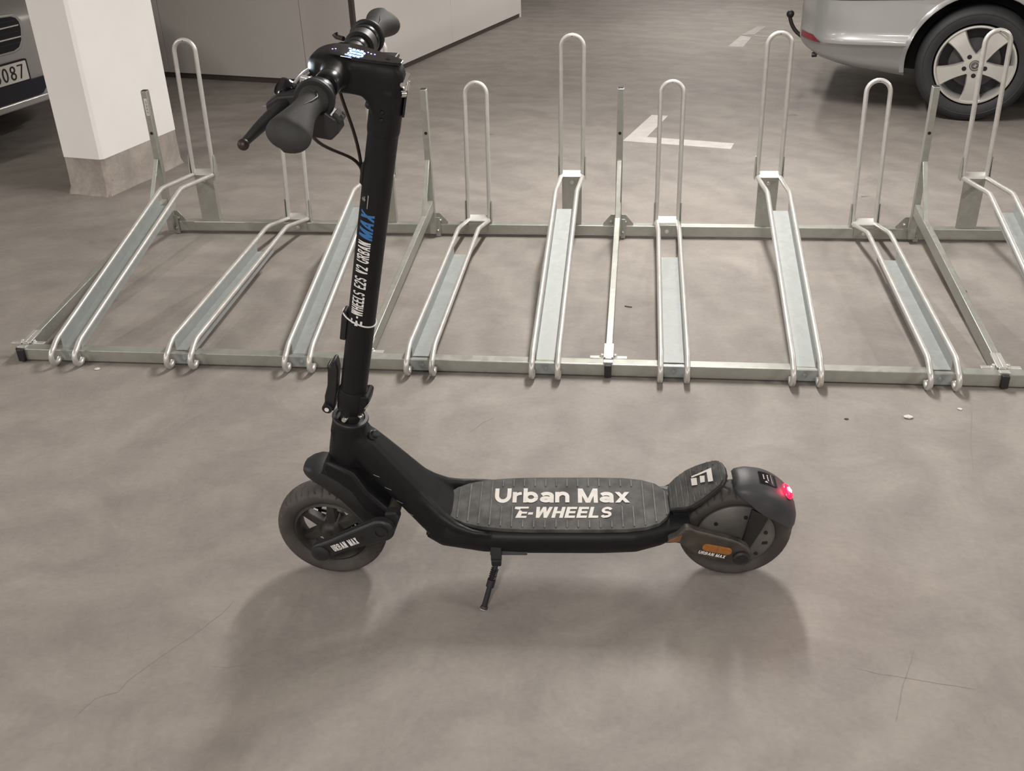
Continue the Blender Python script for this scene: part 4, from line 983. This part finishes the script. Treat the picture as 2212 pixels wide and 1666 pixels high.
# silver estate seen from its right rear quarter
g = rad(13); CA = V((-cos(g), sin(g), 0)); CN = V((sin(g), cos(g), 0)); CO = V((3.778, 3.193, 0)) + CA * .065 - CN * .015
cmw = Matrix(((CA.x, CN.x, 0, CO.x), (CA.y, CN.y, 0, CO.y), (0, 0, 1, 0), (0, 0, 0, 1)))
if cmw.determinant() < 0: pass
car = empty('car', Matrix.Translation(CO), 'silver car with tow ball parked tail to the left beyond the rack', 'car')
def ct(p): return CA * p.x + CN * p.y + zz * p.z
def ins1(a):
    if a > .66: return .33 - sqrt(max(.0, .33 ** 2 - min(a - .66, .3299) ** 2))
    if a < -3.0: return .5 - sqrt(max(.0, .5 ** 2 - min(-3.0 - a, .4999) ** 2))
    return 0
side1 = [(0, .05), (.24, .034), (.33, .012), (.395, -.020), (.410, -.034), (.425, -.036), (.455, -.024), (.50, -.017), (.585, -.022), (.60, -.010), (.66, -.012), (.80, -.016), (.93, -.004), (.98, .02), (1.2, .12), (1.45, .22)]
bd = Body(1.76, 0, 0, [(-3.5, .24), (-3.3, .2), (-2.2, .19), (-.4, .19), (.34, .228), (.62, .262), (.86, .318), (.95, .372), (.975, .42)],
          [(-3.5, .62), (-3.3, .72), (-1.9, .96), (-1.1, 1.42), (-.5, 1.46), (.35, 1.43), (.68, 1.28), (.86, 1.02), (.95, .93), (.975, .72)],
          [(-3.5, .1), (-3, .14), (-1.9, .14), (.6, .14), (.975, .1)], side1, ins1)
aa = [-3.49, -3.45, -3.36, -3.2, -3.0, -2.8, -2.4, -1.9, -1.5, -1.1, -.8, -.5, -.2, .1, .35, .5, .62, .68, .74, .79, .84, .88, .915, .94, .958, .97, .975]
b = MB(ct); bd.build(b, aa); body = b.build('car_body', 'carpaint', car, smooth=32)
cut_arches(body, ((0, .315), (-2.62, .315)), .372, .30, ct, 1.76)
def on(a, z, d=.003):   # point on the near flank
    y = bd.y(a, z); h_ = .004
    tx = V((h_ * 2, bd.y(a + h_, z) - bd.y(a - h_, z), 0)); n = V((tx.y, -tx.x, 0)).normalized()
    return V((a, y, z + .004)) + n * d
def strip(name, pts, m, par, d=.0025, th=.0):
    b = MB(ct); b.loft([[on(a, z0, d), on(a, z1, d)] for a, z0, z1 in pts], False, False, closed=False); return b.build(name, m, par, smooth=40, recalc=False)
strip('panel_gap', [(.32 + .06 * k, .652 - .0015 * k, .657 - .0015 * k) for k in range(11)], 'gap', car)
b = MB(ct); rows = []
for k in range(41):
    t_ = rad(-9 + 198 * k / 40); rows.append([on(cos(t_) * r, .315 + sin(t_) * r, d) for r, d in ((.3695, .0015), (.371, .0045), (.384, .0045), (.396, .0008))])
b.loft(rows, False, False, closed=False); b.build('arch_lip', 'carpaint', car, smooth=50)
strip('rear_reflector', [(.84 + .012 * k, .405 + .0015 * k, .405 + .003 + .030 * min(1, k / 4) + .0015 * k) for k in range(11)], 'redlens', car, .004)
strip('tail_lamp_lens', [(.70 + .024 * k, .80 - .018 * k, .90) for k in range(11)], 'lens', car, .004)
strip('bumper_edge', [(.68 + .026 * k, .672, .676) for k in range(11)], 'gap', car, .003)
for wa in (0, -2.62):
    car_wheel(car, ct, wa, .02, .313, -1, True)
    car_wheel(car, ct, wa, 1.74, .313, 1, False)
b = MB(ct); pth = bez([(.74, .86, .26), (.98, .86, .25), (1.055, .86, .30), (1.088, .86, .36), (1.102, .86, .415)], 12); b.tube(pth, .0125, 12)
tb = b.build('tow_bar', 'cable', car); b = MB(ct)
b.lathe([(.0003, -.025)] + [(.025 * cos(rad(t)), .025 * sin(rad(t))) for t in range(-75, 76, 15)] + [(.0003, .025)], (1.102, .86, .437), (0, 0, 1), 20); b.build('tow_ball', 'plast', tb)
b = MB(ct); b.cyl((.86, .12, .325), (.888, .12, .322), .014, 14); b.build('exhaust_tip', 'plast', car)
# far hull details that show from a step aside: side window band
strip('side_window', [(-1.6 + .2 * k, 1.0, 1.02 + .3 * min(1, k / 2.5, (11 - k) / 2 + .1)) for k in range(11)], 'glossy', car, .004)

b = MB(ct); b.loft([[V((.855, y, 1.045)) for y in (.34, 1.42)], [V((.70, y, 1.275)) for y in (.38, 1.38)]], False, False, closed=False)
for q in range(len(b.v)): b.v[q] = b.v[q] + CA * .016 + zz * .014
b.build('rear_window', 'glossy', car, smooth=0)
# pale silver car behind the pillar, nose towards the rack
g2 = rad(11); NX = V((cos(g2), -sin(g2), 0)); NT = V((sin(g2), cos(g2), 0)); NO = V((-1.75, 2.3, 0)) - NT * .036
car2 = empty('car', Matrix.Translation(NO), 'pale silver car with chrome-barred grille half hidden behind the white pillar', 'car')
# local: x = forward, y = across from -.61 (hidden flank) to 1.15, z up
Y0 = -.61
def c2(p): return NX * p.x + NT * (p.y + Y0) + zz * p.z
def ins2(a):
    if a > -.45: return .45 - sqrt(max(0, .45 ** 2 - min(a + .45, .4499) ** 2))
    return 0
bd2 = Body(1.76, 0, 0, [(-4, .3), (-3.5, .22), (-.6, .2), (-.1, .225), (.0, .235)], [(-4, .9), (-3.9, 1.0), (-3.3, 1.42), (-2.0, 1.45), (-1.1, .98), (-.45, .84), (-.10, .755), (-.04, .735), (-.012, .705), (.0, .67)],
           [(-4, .14), (-.3, .16), (0, .12)], [(0, .03), (.3, .0), (.6, -.01), (.9, .0), (1.0, .03), (1.45, .22)], ins2)
b = MB(c2); bd2.build(b, [-4, -3.9, -3.5, -3.2, -2.6, -2.0, -1.5, -1.1, -.8, -.6, -.45, -.35, -.25, -.17, -.10, -.06, -.035, -.018, -.008, 0])
body2 = b.build('car_body', 'carpaint2', car2, smooth=32)
cut_arches(body2, ((-.85, .31), (-3.4, .31)), .365, .28, c2, 1.76)
def F2(x, z, d): return V((d, x, z))
yc = .88
def rrect(cx, cz, hx, hz, r, n=5):
    o = []
    for sx, sz, a0 in ((1, 1, 0), (-1, 1, 90), (-1, -1, 180), (1, -1, 270)):
        for k in range(n + 1): a = rad(a0 + 90 * k / n); o.append((cx + sx * (hx - r) + r * cos(a), cz + sz * (hz - r) + r * sin(a)))
    return o
gr = [(yc + s_ * x, z) for s_, pts in ((1, [(.0, .532), (.20, .532), (.245, .545), (.275, .58), (.292, .64), (.29, .675), (.272, .698), (.24, .71), (.1, .717), (0, .718)]),) for x, z in pts]
gr = gr + [(2 * yc - x, z) for x, z in gr[-2:0:-1]]
frm = [(yc + (x - yc) * 1.07, .626 + (z - .626) * 1.14) for x, z in gr]
b = MB(c2); b.prism(frm, -.03, .012, F2); b.build('grille_surround', 'carpaint2', car2, smooth=0, bevel=.006)
b = MB(c2); b.prism(gr, .0, .0135, F2); gb_ = b.build('grille', 'gap', car2, smooth=0)
for z in (.600, .662):
    b = MB(c2); b.prism([(yc - .27, z - .006), (yc + .27, z - .006), (yc + .275, z + .003), (yc - .275, z + .003)], .012, .022, F2); b.build('chrome_bar', 'chrome', gb_, smooth=0, bevel=.002)
for z in (.57, .63, .69):
    b = MB(c2); b.prism([(yc - .26, z - .004), (yc + .26, z - .004), (yc + .26, z + .004), (yc - .26, z + .004)], .012, .016, F2); b.build('grille_slat', 'navy', gb_, smooth=0)
b = MB(c2); b.prism(rrect(yc, .418, .272, .060, .008), .0, .016, F2); pf = b.build('plate_holder', 'gap', car2, smooth=0)
b = MB(c2); b.prism(rrect(yc, .418, .258, .052, .006), .010, .019, F2); lp = b.build('number_plate', 'plate', pf, smooth=0)
text('plate_digits', '6087', .232, .076, 'ink', lp, lambda x, y: c2(V((.0195, yc - .004 + x, .380 + y))), t=.13, W=.5, sp=.17)
b = MB(c2); b.prism([(yc - .40, .268), (yc + .34, .268), (yc + .385, .30), (yc + .40, .358), (yc - .40, .358)], -.05, .0165, F2); b.build('lower_intake', 'navy', car2, smooth=0)
b = MB(c2); b.prism([(yc - .5, .222), (yc + .45, .222), (yc + .47, .264), (yc - .5, .264)], -.10, .028, F2); b.build('front_lip', 'carpaint2', car2, smooth=0, bevel=.008)
for wa in (-.85, -3.4):
    car_wheel(car2, c2, wa, .02, .31, -1, False); car_wheel(car2, c2, wa, 1.74, .31, 1, False)
def on2(a, z, d, far):
    y = bd2.y(a, z); return V((a, (bd2.W - y) if far else y, z + .004)) + V((.5, 1 if far else -1, 0)).normalized() * d
for far in (0, 1):
    b = MB(c2); b.loft([[on2(-.05 - .035 * k, .60 + .004 * k, .004, far), on2(-.05 - .035 * k, .672 + .008 * k, .004, far)] for k in range(10)], False, False, closed=False); b.build('headlamp', 'lens', car2, smooth=40)
    b = MB(c2); b.loft([[on2(-1.6 - .2 * k, 1.0, .006, far), on2(-1.6 - .2 * k, 1.02 + .3 * min(1, (k + .3) / 2.5, (9 - k) / 2 + .1), .006, far)] for k in range(9)], False, False, closed=False); b.build('side_window', 'glossy', car2, smooth=40)
b = MB(c2); b.loft([[V((-1.16, y, 1.032)) for y in (.30, 1.46)], [V((-1.96, y, 1.458)) for y in (.36, 1.40)]], False, False, closed=False); b.build('windscreen', 'glossy', car2, smooth=0)

# ------------------------------------------------------------------ bits on the floor
def pebble(name, x, y, r, m, label, cat, flat=.5, seed=0):
    rnd = random.Random(seed); b = MB(lambda p: p); rings = []
    for k, (q, z) in enumerate(((.55, 0), (1, .35), (.8, .8), (.3, 1))):
        rings.append([V((cos(t) * r * q * rnd.uniform(.7, 1.25) * 1.3, sin(t) * r * q * rnd.uniform(.7, 1.2), z * r * flat * 1.2)) for t in (2 * pi * i / 9 for i in range(9))])
    b.loft(rings); o = b.build(name, m, None, smooth=0); o.location = (x, y, .0); tag(o, label, cat); return o
pebble('stone_chip', 2.668, -.197, .011, 'stone', 'pale stone chip lying in front of the rack, biggest of the crumbs', 'stone', .5, 1)
pebble('stone_chip', 2.826, -.139, .006, 'stone', 'tiny pale crumb just in front of the rack beside the bigger chip', 'stone', .5, 2)
pebble('stone_chip', .109, -.045, .008, 'stone', 'pale crumb under the front rail between first and second wheel channel', 'stone', .5, 3)
pebble('dark_crumb', 2.4917, -.2172, .005, 'darkbit', 'small dark crumb on the floor in front of the rack', 'crumb', .5, 4)
pebble('dark_crumb', 3.072, .741, .006, 'darkbit', 'dark speck on the floor inside the rack near its long slanting bar', 'crumb', .4, 5)
b = MB(); b.tube(bez([(-.014, .003, .002), (-.004, -.006, .003), (.012, -.005, .002)], 8), .0018, 6); o = b.build('grass_stalk', 'darkbit', None); o.location = (1.853, .546, 0); tag(o, 'short curved dark stalk on the floor between two wheel channels', 'stalk')
